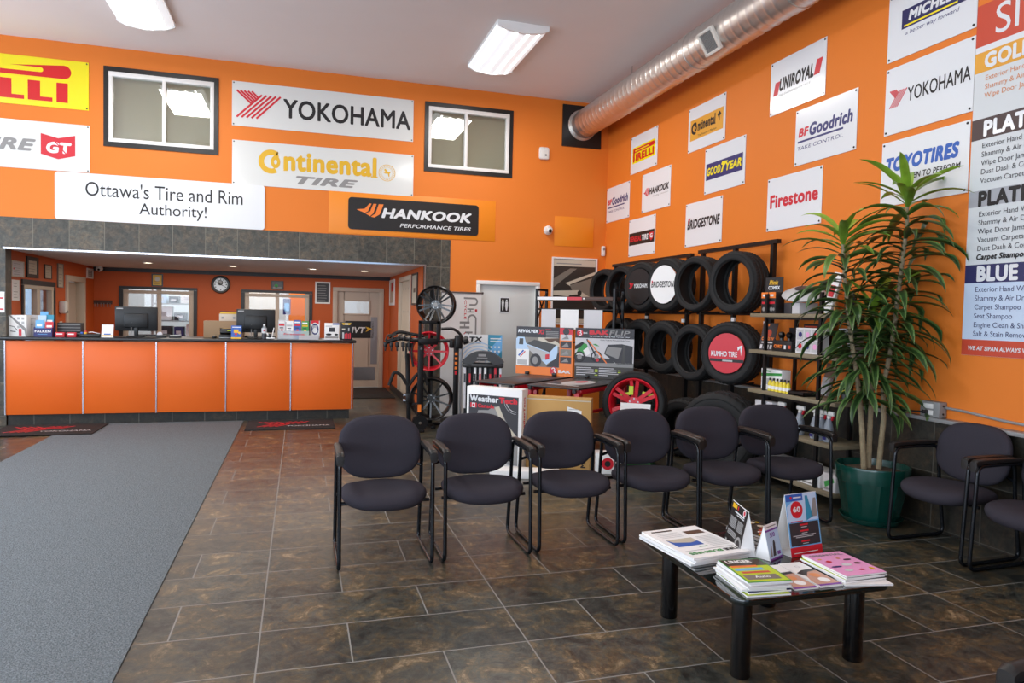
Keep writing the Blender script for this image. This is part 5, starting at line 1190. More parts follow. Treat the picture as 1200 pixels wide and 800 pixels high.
# hitch bike carriers
t = thing('bike_carrier', 'slim black bike carrier mast with two drooping foam hooks, leftmost of the carriers', 'bike carrier', (1.36, 9.12, 0))
m = MB('black_metal'); m.box((0, 0, .52), (.055, .045, .98), .006, rot=(0, R(-2), 0)); m.box((0, 0, .02), (.12, .5, .03), .006); m.build('mast', t)
m = MB('plastic_black'); m.box((.0, -.02, .44), (.08, .1, .12), .012); m.build('clamp', t); m = MB('chrome'); m.cyl((-.07, -.03, .47), (-.02, -.03, .47), .018, n=10); m.cyl((-.07, -.03, .4), (-.02, -.03, .4), .018, n=10); m.build('bolt', t)
for s_ in (-1, 1): MB('rubber').tube([(.0, 0, .58), (s_*.1, -.02, .74), (s_*.19, -.02, .78), (s_*.25, -.02, .6)], .022, 10, fillet=.07).build('hook', t)
t = thing('bike_carrier', 'thick black bike carrier mast with orange sticker and cradle arms, middle of the carriers', 'bike carrier', (1.5, 9.02, 0))
m = MB('black_metal'); m.box((0.0, 0, .66), (.075, .05, 1.08), .006); m.box((-.0, .1, .02), (.1, .4, .03), .006); m.build('mast', t)
m = MB('black_metal'); m.cyl((.0, -.035, .12), (.0, .035, .12), .105, n=8); m.build('pivot_plate', t); m = MB('chrome'); m.cyl((0, -.037, .12), (0, -.045, .12), .018, n=12); m.cyl((0, -.028, 1.08), (0, -.036, 1.08), .015, n=12); m.build('bolt', t)
MB('ink_orange').box((-.01, -.027, .31), (.045, .004, .1)).build('sticker', t)
m = MB('plastic_black'); m.tube([(.05, 0, 1.2), (-.12, -.02, 1.19), (-.28, -.03, 1.22), (-.45, -.04, 1.16)], .028, 10, fillet=.08); m.tube([(.05, .12, 1.24), (-.1, .12, 1.26), (-.28, .1, 1.3), (-.4, .08, 1.22)], .022, 8, fillet=.08); m.build('cradle_arm', t)
for k in range(5):
    m = MB('plastic_black'); x = -.46+k*.075; m.box((x, -.04, 1.13), (.045, .06, .07), .012); m.box((x, -.04, 1.08), (.02, .05, .06), .008); m.tube([(x, -.05, 1.18), (x+.02, -.06, 1.25), (x+.06, -.03, 1.26)], .01, 6); m.build('cradle', t)
for x, a in ((-.19, .35), (-.12, .3)): MB('rubber').tube([(x, -.03, 1.15), (x-.01, -.06, 1.0), (x+.02, -.05, 1.15-a)], .014, 8, fillet=.05).build('strap', t)
m = MB('black_metal'); m.box((.08, -.01, 1.18), (.24, .06, .07), .01)
for c, d in (((-.02, -.03, 1.28), (.04, .015, .32)), ((.1, -.03, 1.425), (.28, .015, .04)), ((.1, -.03, 1.16), (.24, .015, .05)), ((.22, -.03, 1.3), (.05, .015, .28))): m.box(c, d, .003)
m.build('bracket_frame', t)
t = thing('bike_carrier', 'black bike carrier with an orange marked mast, curved hoop and crossbar, rightmost of the carriers', 'bike carrier', (1.97, 9.04, 0))
m = MB('black_metal'); m.box((0, 0, .62), (.06, .045, 1.2), .006); m.box((0, .08, .02), (.1, .45, .03), .006); m.build('mast', t)
m = MB('ink_orange')
for k in range(4): m.box((-.003, -.024, .83+k*.062), (.034, .003, .035))
m.m('ink_red').box((-.003, -.024, .77), (.03, .003, .05)); m.build('marking', t, smooth=False)
m = MB('plastic_black'); m.cyl((-.42, 0, 1.17), (.12, 0, 1.2), .024, n=10); m.box((.03, 0, 1.17), (.1, .08, .18), .02); m.box((-.06, 0, 1.15), (.06, .07, .12), .015); m.cyl((.09, -.0, 1.18), (.15, 0, 1.2), .05, n=10); m.build('crossbar', t)
MB('plastic_black').tube([(-.2, -.0, 1.34), (-.04, 0, 1.35), (.06, 0, 1.27), (.09, 0, 1.18)], .02, 10, fillet=.08).build('hoop', t)

# ------------------------------------------------------------------ product shelf on the right wall
SX0, SX1, SY0, SY1 = 4.22, 4.585, 4.72, 5.9
t = thing('product_shelf', 'open shelf unit with black posts and grey wood boards beside the plant', 'shelf', (4.4, 5.3, 0))
for x in (SX0+.012, SX1-.012):
    for y in (4.95, 5.68): MB('black_metal').box((x-4.4, y-5.3, .9), (.025, .03, 1.8)).build('post', t, smooth=False)
SZ = [1.615, 1.265, .885, .53, .13]
for z in SZ:
    MB('shelf_wood').box((4.4-4.4, (SY0+SY1)/2-5.3, z-.017), (SX1-SX0+.02, SY1-SY0, .034), .002).build('shelf_board', t)
m = MB('black_metal')
for z in SZ[:3]: m.box((SX0+.02-4.4, 5.315-5.3, z-.045), (.02, .73, .02))
m.build('cross_bar', t, smooth=False)
def sbox(name, label, y, z, d, mat, deco=None, x=None, rz=-90, group=None, cat='box'):
    return pbox(name, label, cat, ((SX0+.03+d[1]/2) if x is None else x, y, z+.0015), rz, d, mat, deco, group)
z = SZ[0]
def d_curt(p, w, h, n): p.m('ink_orange').rect(-w*.5, h*.72, w*.5, h, n); p.m('sign_white').rect(-w*.3, h*.8, w*.2, h*.9, n+.001); p.m('ink_red').rect(-w*.4, h*.45, w*.4, h*.55, n); p.m('ink_grey').disc(-w*.1, h*.2, w*.2, n, 12); p.disc(w*.25, h*.2, w*.15, n, 12)
for k, y in enumerate((5.74, 5.63)): sbox('ball_box', '%s of two small black and orange boxes on the top shelf board' % ('left', 'right')[k], y, z, (.1, .1, .2), 'ink_black', d_curt, None, -90, 'small orange topped boxes')
t = thing('header_card', 'black card with yellow and white lettering standing on the small orange boxes', 'card', (SX0+.08, 5.67, z+.203), -80)
m = MB('ink_black'); m.box((0, 0, .07), (.21, .006, .14)); m.build('panel', t, smooth=False); m = MB('ink_gold'); m.txt('Pink', -.06, .07, .05, .115, .004, .03, .25); m.m('sign_white').txt('COMEX', -.07, .025, .07, .06, .004, .04); m.build('lettering', t, smooth=False)
b = MB('ink_lightgrey'); b.lathe([(.001, -.02), (.13, -.014), (.19, .0), (.2, .012), (.19, .022), (.13, .045), (.085, .06), (.001, .062)], 36); b.m('ink_charcoal').lathe([(.001, .0655), (.05, .0652), (.07, .0625)], 24); b.m('ink_navy').box((.02, -.1, .06), (.05, .07, .03), .008)
o = b.build('plastic_dome'); o.scale = (.8, 1.15, 1.1); place(o, (4.38, 5.36, z+.17), -4, 'pale oval plastic cover lying on grey packs on the top shelf board', 'cover')
o.rotation_euler = (R(10), R(-22), R(-4))
for k, y in enumerate((5.47, 5.36)): sbox('grey_pack', '%s of two packs under the pale oval plastic cover' % ('left, dark', 'right, pale')[k], y, z, (.1, .2, .1), ['ink_charcoal', 'paper_grey'][k], None, 4.4, -90, 'packs under the oval cover')
sbox('framed_pack', 'tan bordered dark pack standing upright behind the oval cover', 5.2, z, (.2, .03, .27), 'cardboard', lambda p, w, h, n: (p.m('ink_charcoal').rect(-w*.4, h*.06, w*.4, h*.94, n), p.m('ink_red').rect(-w*.3, h*.7, 0, h*.85, n+.001)), 4.52)
t = thing('tall_pack', 'tall slanted white pack near the plant on the top shelf board', 'pack', (4.36, 5.0, z+.0015), -90)
m = MB('paper'); m.box((.0, .03, .18), (.09, .03, .36), .004, rot=(R(-10), R(10), 0)); m.build('body', t); m = MB('ink_red'); m.box((.0, .013, .2), (.06, .003, .1), 0, rot=(R(-10), R(10), 0)); m.build('print', t)
z = SZ[1]
def d_cl(p, w, h, n, M):
    p.m('ink_orange').txt('CLASS IV', -w*.42, h*.36, w*.42, h*.48, n, .05, 0, 0, M); p.m('poster_red').disc(0, h*.62, w*.2, n, 14, M=M); p.m('ink_orange').rect(-w*.35, h*.88, -w*.05, h*.98, n, M); p.m('paper_grey').rect(-w*.38, h*.26, w*.38, h*.31, n, M)
    for k in range(4): p.rect(w*(-.42+k*.22), h*.05, w*(-.28+k*.22), h*.2, n, M)
card('display_card', 'charcoal stand-up card with orange lettering on the second shelf board', 'card', (SX0+.06, 5.74, z), -86, .2, .265, 'ink_charcoal', d_cl)
t = sbox('hitch_box', 'low open black box with orange lettering on the second shelf board', 5.47, z, (.27, .2, .1), 'ink_black', lambda p, w, h, n: (p.m('ink_orange').txt('CURT', -w*.4, h*.3, w*.02, h*.62, n, .05), p.m('sign_white').rect(w*.12, h*.25, w*.22, h*.6, n), p.m('poster_red').rect(w*.34, h*.3, w*.46, h*.6, n)))
m = MB('ink_black'); m.box((0, .09, .16), (.27, .01, .12)); m.build('back_flap', t, smooth=False)
for k in range(3):
    m = MB('gloss_black'); m.lathe([(.02, 0), (.018, .02), (.03, .04), (.032, .055), (.02, .075), (.001, .08)], 16); o = m.build('tow_ball'); place(o, (SX0+.09+.03*k, 5.55-.07*k, z+.103), 0, 'shiny black ball, %s in the low open black box' % ['left', 'middle', 'right'][k], 'tow ball', 'balls in the open box')
def d_grid(p, w, h, n):
    p.m('paper_grey').rect(-w*.48, h*.02, w*.48, h*.98, n)
    for a in range(3):
        for b in range(2): p.m('ink_lightgrey').rect(w*(-.44+a*.31), h*(.08+b*.46), w*(-.17+a*.31), h*(.48+b*.46), n+.001); p.m(['ink_red', 'ink_navy', 'ink_pink'][(a+b) % 3]).disc(w*(-.3+a*.31), h*(.28+b*.46), w*.08, n+.002, 12)
sbox('picture_box', 'white box with a grid of red pictures on the second shelf board', 5.13, z, (.3, .1, .225), 'paper', d_grid)
sbox('picture_box', 'pale box at the right end of the second shelf board', 4.83, z, (.16, .12, .23), 'paper_grey', lambda p, w, h, n: p.m('ink_red').disc(0, h*.4, w*.2, n, 12), 4.44)
sbox('dark_box', 'flat black box behind the grid picture box on the second shelf board', 5.3, z, (.3, .06, .26), 'ink_black', lambda p, w, h, n: p.m('poster_red').rect(-w*.45, h*.88, w*.1, h*.93, n), 4.5)
z = SZ[2]
def d_grn(p, w, h, n): p.m('ink_green').flat([(-w*.5, h*.62), (w*.5, h*.74), (w*.5, h*.86), (-w*.5, h*.76)], n); p.rect(-w*.42, h*.86, -w*.05, h*.93, n); p.m('ink_lightgrey').disc(-w*.1, h*.4, w*.28, n, 18, h*.16); p.m('ink_navy').rect(-w*.35, h*.3, -w*.28, h*.4, n+.001)
sbox('product_box', 'white and green box at the left end of the third shelf board', 5.68, z, (.3, .1, .2), 'paper', d_grn, 4.36)
bot = None
for k in range(6):
    y = 5.64-k*.052; lb = 'little yellow labelled bottle, %s of six on the third shelf board' % ['leftmost', 'second', 'third', 'fourth', 'fifth', 'rightmost'][k]
    if bot is None:
        bot = thing('small_bottle', lb, 'bottle', (SX0+.05, y, z+.0015), 0, 'little yellow bottles'); m = MB('bottle_yellow'); m.lathe([(.001, .001), (.021, .001), (.021, .075), (.012, .092), (.01, .1)], 14); m.build('body', bot)
        m = MB('plastic_black'); m.cyl((0, 0, .1), (0, 0, .122), .011, n=12); m.build('cap', bot); m = MB('paper'); m.lathe([(.0215, .02), (.0215, .05)], 14); m.build('label', bot)
    else: o = dup(bot); o.location = (SX0+.05, y, z+.0015); o['label'] = lb
t = thing('bottle_tray', 'shallow black tray right of the little yellow bottles', 'tray', (SX0+.12, 5.24, z+.0015))
m = MB('plastic_black'); m.box((0, 0, .006), (.2, .2, .012))
for c, d in (((-.097, 0, .018), (.006, .2, .036)), ((.097, 0, .018), (.006, .2, .036)), ((0, -.097, .018), (.2, .006, .036)), ((0, .097, .018), (.2, .006, .036))): m.box(c, d)
m.build('body', t, smooth=False); m = MB('ink_charcoal'); m.box((0, .0, .02), (.12, .12, .016), .004); m.build('liner', t)
t = thing('blister_pack', 'tall clear blister pack leaning beside the right shelf post', 'pack', (4.4, 5.06, z+.0015), -90)
m = MB('ink_brown'); m.box((0, .03, .15), (.12, .006, .3), 0, rot=(R(-8), R(6), 0)); m.build('backing_card', t, smooth=False); m = MB('clear_plastic'); m.box((0, .005, .1), (.09, .04, .16), .01, rot=(R(-8), R(6), 0)); m.build('blister', t)
t = thing('air_freshener', 'small dark jar with a yellow lid at the right end of the third board', 'jar', (4.4, 4.82, z+.0015))
m = MB('plastic_black'); m.lathe([(.001, .001), (.035, .001), (.037, .06), (.03, .075)], 16); m.build('jar', t); MB('bottle_yellow').cyl((0, 0, .075), (0, 0, .1), .032, n=16).build('lid', t)
z = SZ[3]
t = sbox('chamois_pack', 'pale pack with orange picture at the left end of the lower shelf board', 5.7, z, (.26, .08, .25), 'paper_grey', lambda p, w, h, n: (p.m('ink_peach').disc(-w*.15, h*.55, w*.18, n, 14), p.m('ink_brown').rect(-w*.1, h*.8, w*.4, h*.88, n)))
sp_ = None
for k, y in enumerate((5.52, 5.26, 5.06, 4.985, 4.9)):
    lb = 'spray bottle with white trigger head, %s on the lower shelf board' % ['leftmost', 'second', 'third', 'fourth', 'rightmost'][k]
    if sp_ is None:
        sp_ = thing('spray_bottle', lb, 'bottle', (SX0+.09, y, z+.0015), -90, 'spray bottles'); m = MB('bottle_grey'); m.lathe([(.001, .001), (.04, .001), (.042, .01), (.04, .12), (.026, .175), (.016, .2)], 20); m.build('body', sp_)
        m = MB('plastic_white'); m.cyl((0, 0, .2), (0, 0, .222), .018, n=14); m.box((.012, 0, .243), (.1, .03, .04), .01); m.build('head', sp_); m = MB('ink_red'); m.box((.045, 0, .21), (.014, .02, .05), .004, rot=(0, R(20), 0)); m.build('trigger', sp_)
        m = MB('paper'); m.rect(-.022, .05, .022, .11, .0425); m.m('ink_red').disc(0, .085, .014, .0432, 10); m.m('ink_navy').rect(-.02, .02, .02, .045, .0432); m.build('label', sp_, smooth=False)
    else: o = dup(sp_); o.location = (SX0+.09, y, z+.0015); o['label'] = lb
z = SZ[4]
for k, (y, c_, w_) in enumerate(((5.6, 'paper_grey', .28), (5.3, 'paper', .26), (5.03, 'paper', .24), (4.8, 'paper_grey', .15))):
    sbox('stock_box', '%s of the low white and green boxes on the bottom shelf board' % ['leftmost', 'second', 'third', 'rightmost'][k], y, z, (w_, .25, .13+.02*(k % 2)), c_, lambda p, w, h, n: (p.m('ink_green').flat([(-w*.3, h*.2), (w*.4, h*.6), (w*.3, h*.8), (-w*.4, h*.5)], n), p.m('ink_grey').rect(-w*.4, h*.1, w*.1, h*.2, n)), None, -90, 'low boxes on the bottom board')

# ------------------------------------------------------------------ outlet box and conduit above the wainscot
t = thing('outlet_box', 'grey electrical outlet box on the wainscot ledge beside the plant', 'outlet', (4.6, 4.145, .851), -90)
MB('plastic_grey').box((0, 0, .06), (.17, .075, .118), .006).build('body', t)
for v in (.035, .083): MB('plastic_white').box((-.01, -.039, v), (.085, .006, .036), .003).build('socket', t)
m = MB('frame_black'); m.cyl((.085, -.0, .03), (.088, 0, .03), .008, n=10); m.cyl((.085, 0, .09), (.088, 0, .09), .008, n=10); m.build('screw', t)
tag(MB('plastic_grey').tube([(4.62, 4.055, .93), (4.622, 3.9, .925), (4.622, 3.6, .9), (4.622, 3.0, .885), (4.622, 1.2, .88)], .01, 8, fillet=.1).build('conduit'), 'thin grey conduit running along the wall from the outlet box', 'conduit')
m = MB('plastic_black'); m.box((4.54, 4.165, .89), (.04, .03, .03), .006); m.tube([(4.525, 4.165, .89), (4.48, 4.25, .885), (4.5, 4.5, .875), (4.535, 4.62, .86)], .006, 6, fillet=.08)
tag(m.build('power_cord'), 'black power cord plugged into the grey outlet box', 'cord')

# ------------------------------------------------------------------ potted plant
PX, PY = 4.31, 4.41
t = thing('potted_plant', 'tall dracaena with three canes in a dark green ribbed pot', 'plant', (PX, PY, 0))
m = MB('pot_green'); ribs = lambda i, j: (.006 if (i % 8) < 1 and 3 <= j <= 6 else 0)
m.lathe([(.001, .03), (.17, .03), (.19, .032), (.2, .06), (.225, .2), (.245, .315), (.245, .32), (.262, .325), (.272, .43), (.268, .445), (.252, .445), (.245, .4), (.24, .385)], 96, wob=ribs); m.build('pot', t)
m = MB('pot_green'); m.lathe([(.001, .002), (.2, .002), (.225, .035), (.23, .045), (.22, .045), (.2, .02), (.001, .02)], 48); m.build('saucer', t)
m = MB('soil'); m.lathe([(.001, .415), (.1, .41), (.2, .4), (.242, .39)], 40, wob=lambda i, j: random.uniform(-.004, .004)); m.build('soil', t)
# offsets are relative to the pot centre
CANES = [([(.04, -.02, .4), (.05, -.04, .8), (.02, -.05, 1.05), (.07, -.07, 1.4), (.09, -.1, 1.9), (.09, -.14, 2.3), (.06, -.16, 2.5)], 110, (1.2, 2.56)),
         [(-.08, 0, .4), (-.1, .02, .75), (-.13, .05, 1.1), (-.18, .1, 1.5), (-.22, .13, 1.9), (-.24, .15, 2.2)],
         [(-.02, .02, .4), (-.01, .03, .8), (-.0, .04, 1.2), (0, .05, 1.62)]]
CANES = [CANES[0], (CANES[1], 98, (.9, 2.26)), (CANES[2], 66, (.95, 1.68))]
rng = random.Random(21)
def leaf(mb, p, az, el, L, W, fresh):
    """strap leaf: rises at elevation el, arches over and droops"""
    p = Vector(p); n = 9; o = len(mb.v); th = el; pos = p.copy(); drop = rng.uniform(.9, 1.9)*(1.1-.6*fresh); tw = rng.uniform(-.9, .9)
    for i in range(n+1):
        s = i/n; w = W*(.28+.72*min(1, s*4)) * (1-max(0, (s-.5)/.5)**1.7) if i < n else 0
        d = Vector((math.cos(az)*math.cos(th), math.sin(az)*math.cos(th), math.sin(th)))
        side = Vector((-math.sin(az), math.cos(az), 0)); up = d.cross(side); up = -up if up.z < 0 and abs(th) < 1.4 else up
        side = (side*math.cos(tw*s)+up*math.sin(tw*s)).normalized()
        for k in (-1, 0, 1):
            q = pos + side*k*w/2 + (up*.18*w if k else Vector((0, 0, 0)))
            lim = (4.625 if q.z > .87 else 4.53)-PX
            if q.x > lim: q.x = lim-(q.x-lim)*.12
            mb.v.append(tuple(q)); mb.uv.append(((k+1)/2, fresh))
        pos = pos + d*(L/n); th -= drop/n*(.5+s)
    for i in range(n):
        a = o+i*3; mb.f += [(a, a+1, a+4, a+3), (a+1, a+2, a+5, a+4)]; mb.mi += [0, 0]
for path, count, (z0, z1) in CANES:
    m = MB('cane'); pts = [Vector(p) for p in path]; sm = []
    for i in range(len(pts)-1):
        for k in range(8): sm.append(pts[i].lerp(pts[i+1], k/8))
    sm.append(pts[-1]); m.tube(sm, [.021-.009*i/len(sm)+(.0018 if i % 2 else 0) for i in range(len(sm))], 10); c = m.build('cane', t)
    lf = MB('leaf'); lf.uv = []
    for k in range(count):
        f = (k+.5)/count; f = f**.85; z = z0+(z1-z0)*f
        for i in range(len(pts)-1):
            if pts[i].z <= z <= pts[i+1].z or i == len(pts)-2:
                q = pts[i].lerp(pts[i+1], max(0, min(1.05, (z-pts[i].z)/(pts[i+1].z-pts[i].z)))); break
        topness = max(0, (f-.86)/.14); fresh = min(1, max(0, (f-.8)/.2))*.8
        az = k*2.399+rng.uniform(-.3, .3); el = rng.uniform(.15, .6)+topness*.55 - (1-f)*.35
        leaf(lf, q, az, el, rng.uniform(.36, .54)*(1-.05*topness), rng.uniform(.052, .074), fresh)
    lf.build('foliage', c, angle=80)

# ------------------------------------------------------------------ guest chairs (front toward local -Y)
def make_chair():
    t = thing('guest_chair', 'x', 'chair', (0, 0, 0), 0)
    for s_ in (-1, 1):
        x = s_*.279; m = MB('chair_metal')
        m.tube([(x, .17, .668), (x, .195, .4), (x, .255, .013), (x, -.272, .013), (x, -.235, .668), (x, -.02, .672)], .0125, 10, closed=True, fillet=.055); m.build('side_frame', t, angle=60)
        a = MB('arm_plastic'); M = Matrix.Translation((x, -.065, .69)); n = 12
        pr = [(-.215, -.035, .022, .018), (-.213, -.012, .024, .022), (-.195, .002, .025, .022), (-.12, .008, .025, .018), (.0, .01, .024, .017), (.12, .008, .023, .016), (.2, .004, .018, .013), (.215, 0, .01, .008)]
        vs = [(w*math.copysign(abs(math.cos(q))**.7, math.cos(q)), y, z+h_*math.copysign(abs(math.sin(q))**.7, math.sin(q))) for y, z, w, h_ in pr for q in [2*PI*k/n for k in range(n)]]
        a.add(vs, [(i*n+k, (i+1)*n+k, (i+1)*n+(k+1) % n, i*n+(k+1) % n) for i in range(len(pr)-1) for k in range(n)]+[tuple(range(n)), tuple((len(pr)-1)*n+n-1-k for k in range(n))], M); a.build('armrest', t)
    m = MB('chair_metal')
    for y, z in ((-.1, .375), (.13, .378)): m.cyl((-.279, y-.03, z), (.279, y-.03, z), .011, n=10)
    m.box((-.12, -.02, .378), (.03, .3, .02)); m.box((.12, -.02, .378), (.03, .3, .02)); m.build('seat_support', t)
    m = MB('chair_metal')
    for s_ in (-1, 1): m.cyl((s_*.279, .182, .53), (s_*.2, .2, .55), .011, n=10); m.cyl((s_*.279, .175, .62), (s_*.22, .21, .64), .011, n=10)
    m.build('back_bracket', t)
    s_ = MB('fabric'); s_.pad(.53, .5, .105, (0, 0, 0), 3.0, 48)
    s_.v = [(x*(1-.06*max(0, y+.1)/.35), y-.055, z+.415 - .16*max(0, -y-.08)**2*2.2 - .03*max(0, y) + .022*min(1, abs(x)/.25)**2 - .012 + .012*math.exp(-((y-.22)/.09)**2)*math.cos(x*11)) for x, y, z in s_.v]; s_.build('seat', t, angle=70)
    b = MB('fabric'); b.pad(.525, .415, .085, (0, 0, 0), 2.9, 48); out = []
    for x, y, z in b.v:
        v = y+.2; k = 1+.03*math.sin(min(1, max(0, v/.4))*PI) - .05*max(0, .12-v)/.12
        yy = .15 + .07*(v/.42) - z - .03*(abs(x)/.26)**2
        out.append((x*k, yy, .465+v*.985))
    b.v = out; b.f = [tuple(reversed(f)) for f in b.f]; b.build('backrest', t, angle=70)
    return t
ch = make_chair(); GC = 'charcoal guest chairs'
spots = [(.515, 4.49, 0), (1.155, 4.50, 0), (1.785, 4.53, 0), (2.42, 4.56, -1), (3.035, 4.60, -2), (3.64, 4.66, -3), (4.325, 3.70, -88), (4.32, 3.06, -88), (1.978, 1.012, -88)]
lbs = ['charcoal guest chair at the left end of the row of six', 'charcoal guest chair, second from the left in the row, before the white carton', 'charcoal guest chair, third from the left in the row, before the brown carton',
       'charcoal guest chair, fourth from the left in the row, before the red wheel', 'charcoal guest chair, fifth from the left in the row, before the off-road tire', 'charcoal guest chair at the right end of the row, before the product shelf',
       'charcoal guest chair against the right wall, nearest the potted plant', 'charcoal guest chair against the right wall, cut by the photo right edge', 'charcoal guest chair showing only an armrest at the bottom right corner']
for i, (x, y, rz) in enumerate(spots):
    o = ch if i == 0 else dup(ch)
    o.location = (x, y, 0); o.rotation_euler = (0, 0, R(rz)); o['label'] = lbs[i]; o['group'] = GC if i != 8 else 'charcoal guest chairs nearest the camera'

# ------------------------------------------------------------------ coffee table and reading matter
TZ = .386
t = thing('coffee_table', 'low square coffee table with dark glass top and round black legs', 'table', (2.165, 2.9, 0))
for x in (-.305, .297):
    for y in (-.31, .31):
        l = MB('table_black'); l.lathe([(.001, .001), (.041, .001), (.043, .004), (.043, .35)], 28); lg = l.build('leg', t, loc=(x, y, 0)); c = MB('glass_edge'); c.cyl((0, 0, .3505), (0, 0, .358), .042, n=28); c.build('leg_cap', lg)
m = MB('glass_table'); pts = []
for cx, cy, a0 in ((.345, .365, 0), (-.345, .365, 90), (-.345, -.365, 180), (.345, -.365, 270)): pts += [(cx+.06*math.cos(R(a0+k*15)), cy+.06*math.sin(R(a0+k*15))) for k in range(7)]
n = len(pts); m.add([(x, y, z) for z in (.359, .363, .381, .385) for x, y in [(a*(.995 if z in (.359, .385) else 1), b*(.995 if z in (.359, .385) else 1)) for a, b in pts]], [tuple(range(n-1, -1, -1)), tuple(3*n+i for i in range(n))]+[(r*n+i, r*n+(i+1) % n, (r+1)*n+(i+1) % n, (r+1)*n+i) for r in range(3) for i in range(n)]); m.build('glass_top', t)
FLAT = Matrix.Rotation(R(-90), 4, 'X')       # puts flat print on a top face: u = x, v = y
def magazine(name, label, cat, x, y, z, rz, w, d, h, cover, draw=None, group=None, curl=0):
    t = thing(name, label, cat, (x, y, z), rz, group)
    nx, ny = 6, 6; p = MB('paper'); vs = []
    f = lambda a, b: curl*(max(0, a)**2)*max(0, .5-b)
    for zz in (0, 1):
        for i in range(nx+1):
            for j in range(ny+1): vs.append((-w/2+w*i/nx, -d/2+d*j/ny, zz*h+f(i/nx*2-1, j/ny)))
    I = lambda k, i, j: k*(nx+1)*(ny+1)+i*(ny+1)+j
    top_ = [(I(1, i, j), I(1, i+1, j), I(1, i+1, j+1), I(1, i, j+1)) for i in range(nx) for j in range(ny)]; bot_ = [(I(0, i, j), I(0, i, j+1), I(0, i+1, j+1), I(0, i+1, j)) for i in range(nx) for j in range(ny)]
    side = [(I(0, i, 0), I(0, i+1, 0), I(1, i+1, 0), I(1, i, 0)) for i in range(nx)]+[(I(0, i+1, ny), I(0, i, ny), I(1, i, ny), I(1, i+1, ny)) for i in range(nx)]+[(I(0, 0, j+1), I(0, 0, j), I(1, 0, j), I(1, 0, j+1)) for j in range(ny)]+[(I(0, nx, j), I(0, nx, j+1), I(1, nx, j+1), I(1, nx, j)) for j in range(ny)]
    p.add(vs, bot_+side); p.build('pages', t, smooth=False)
    c = MB(cover); c.add([(x_, y_, z_+.0006) for x_, y_, z_ in vs], top_); c.build('cover', t, smooth=False)
    if draw: m = MB('paper'); draw(m, w, d, Matrix.Translation((0, 0, h+.0016)) @ FLAT); m.build('cover_print', t, smooth=False)
    return t
def d_news(p, w, d, M):
    f = lambda a, b, c, e, k=0: p.rect(w*a, d*b, w*c, d*e, .0002*k, M)
    p.m('ink_black').txt('TIRE', w*.12, d*.29, w*.44, d*.35, .0004, .03, 0, 0, M) if False else None
    p.m('ink_black').txt('TIRE', -w*.43, d*.33, -w*.17, d*.40, 0, .04, 0, 0, M); p.m('ink_green').txt('BUSINESS', -w*.13, d*.33, w*.43, d*.40, 0, .03, 0, 0, M)
    p.m('ink_lightgrey'); f(-.43, .27, .43, .285); p.m('ink_blue'); f(-.05, -.12, .4, .13); p.m('photo_light'); p.flat([(-w*.05, -d*.12), (w*.4, -d*.12), (w*.35, -d*.02), (w*.1, d*.04), (-w*.05, d*.0)], .0004, M); p.m('ink_brown'); f(-.42, -.34, -.1, -.22); p.m('photo_dark'); f(.02, -.44, .42, -.4)
    p.m('ink_lightgrey')
    for k in range(9): f(-.43, .2-k*.04, -.12, .21-k*.04)
    for k in range(4): f(.0, -.2-k*.045, .4, -.19-k*.045)
    p.m('ink_green'); f(-.05, .18, .1, .2)
GN = 'newspapers in the pile on the coffee table'
for k in range(4):
    magazine('newspaper', ['bottom newspaper of the pile', 'second lowest newspaper of the pile', 'third newspaper of the pile, just under the top one', 'top newspaper of the pile with upside down green title'][k]+' at the table left edge', 'newspaper', 1.925+.006*(k % 2), 3.115-.004*k, TZ+k*.0105, 189+2*(k % 3)-2, .345, .43, .0085, 'paper', d_news if k == 3 else None, GN, .004)
def d_mag(p, w, d, M):
    f = lambda a, b, c, e, k=0: p.rect(w*a, d*b, w*c, d*e, .0002*k, M)
    p.m('ink_lime'); f(-.47, -.47, .47, .2); p.m('photo_dark'); f(-.47, .18, .47, .47, 1); p.m('paper'); p.txt('LINGER', -w*.4, d*.3, w*.2, d*.44, .0006, .05, 0, 0, M)
    p.m('ink_orange'); f(-.42, .12, .2, .2, 2); p.m('ink_sky'); f(-.42, -.02, .25, .08, 2); p.m('poster_red'); f(-.35, -.14, .3, -.06, 2); p.m('photo_mid'); f(-.42, -.4, .35, -.2, 2); p.m('paper').txt('Auto', -w*.2, -d*.34, w*.15, -d*.25, .0008, .03, 0, 0, M)
GM_ = 'magazines in the near left pile'
for k, (c_, dx, dy, a) in enumerate((('ink_lime', -.012, -.01, -6), ('ink_navy', -.004, .004, -3), ('paper', -.018, .01, -8), ('ink_charcoal', .0, .0, -4), ('paper_grey', -.008, -.004, -5), ('paper', .004, .006, -3), ('ink_green', 0, 0, -6))):
    magazine('magazine', ['lowest magazine, lime edged, of the near left pile', 'navy magazine second lowest of the near left pile', 'white magazine third lowest of the near left pile', 'charcoal magazine in the middle of the near left pile', 'grey magazine third from the top of the near left pile', 'white magazine second from the top of the near left pile', 'top magazine with lime and orange cover of the near left pile'][k], 'magazine', 1.945+dx, 2.635+dy, TZ+k*.0085, a, .205, .275, .0068, c_, d_mag if k == 6 else None, GM_)
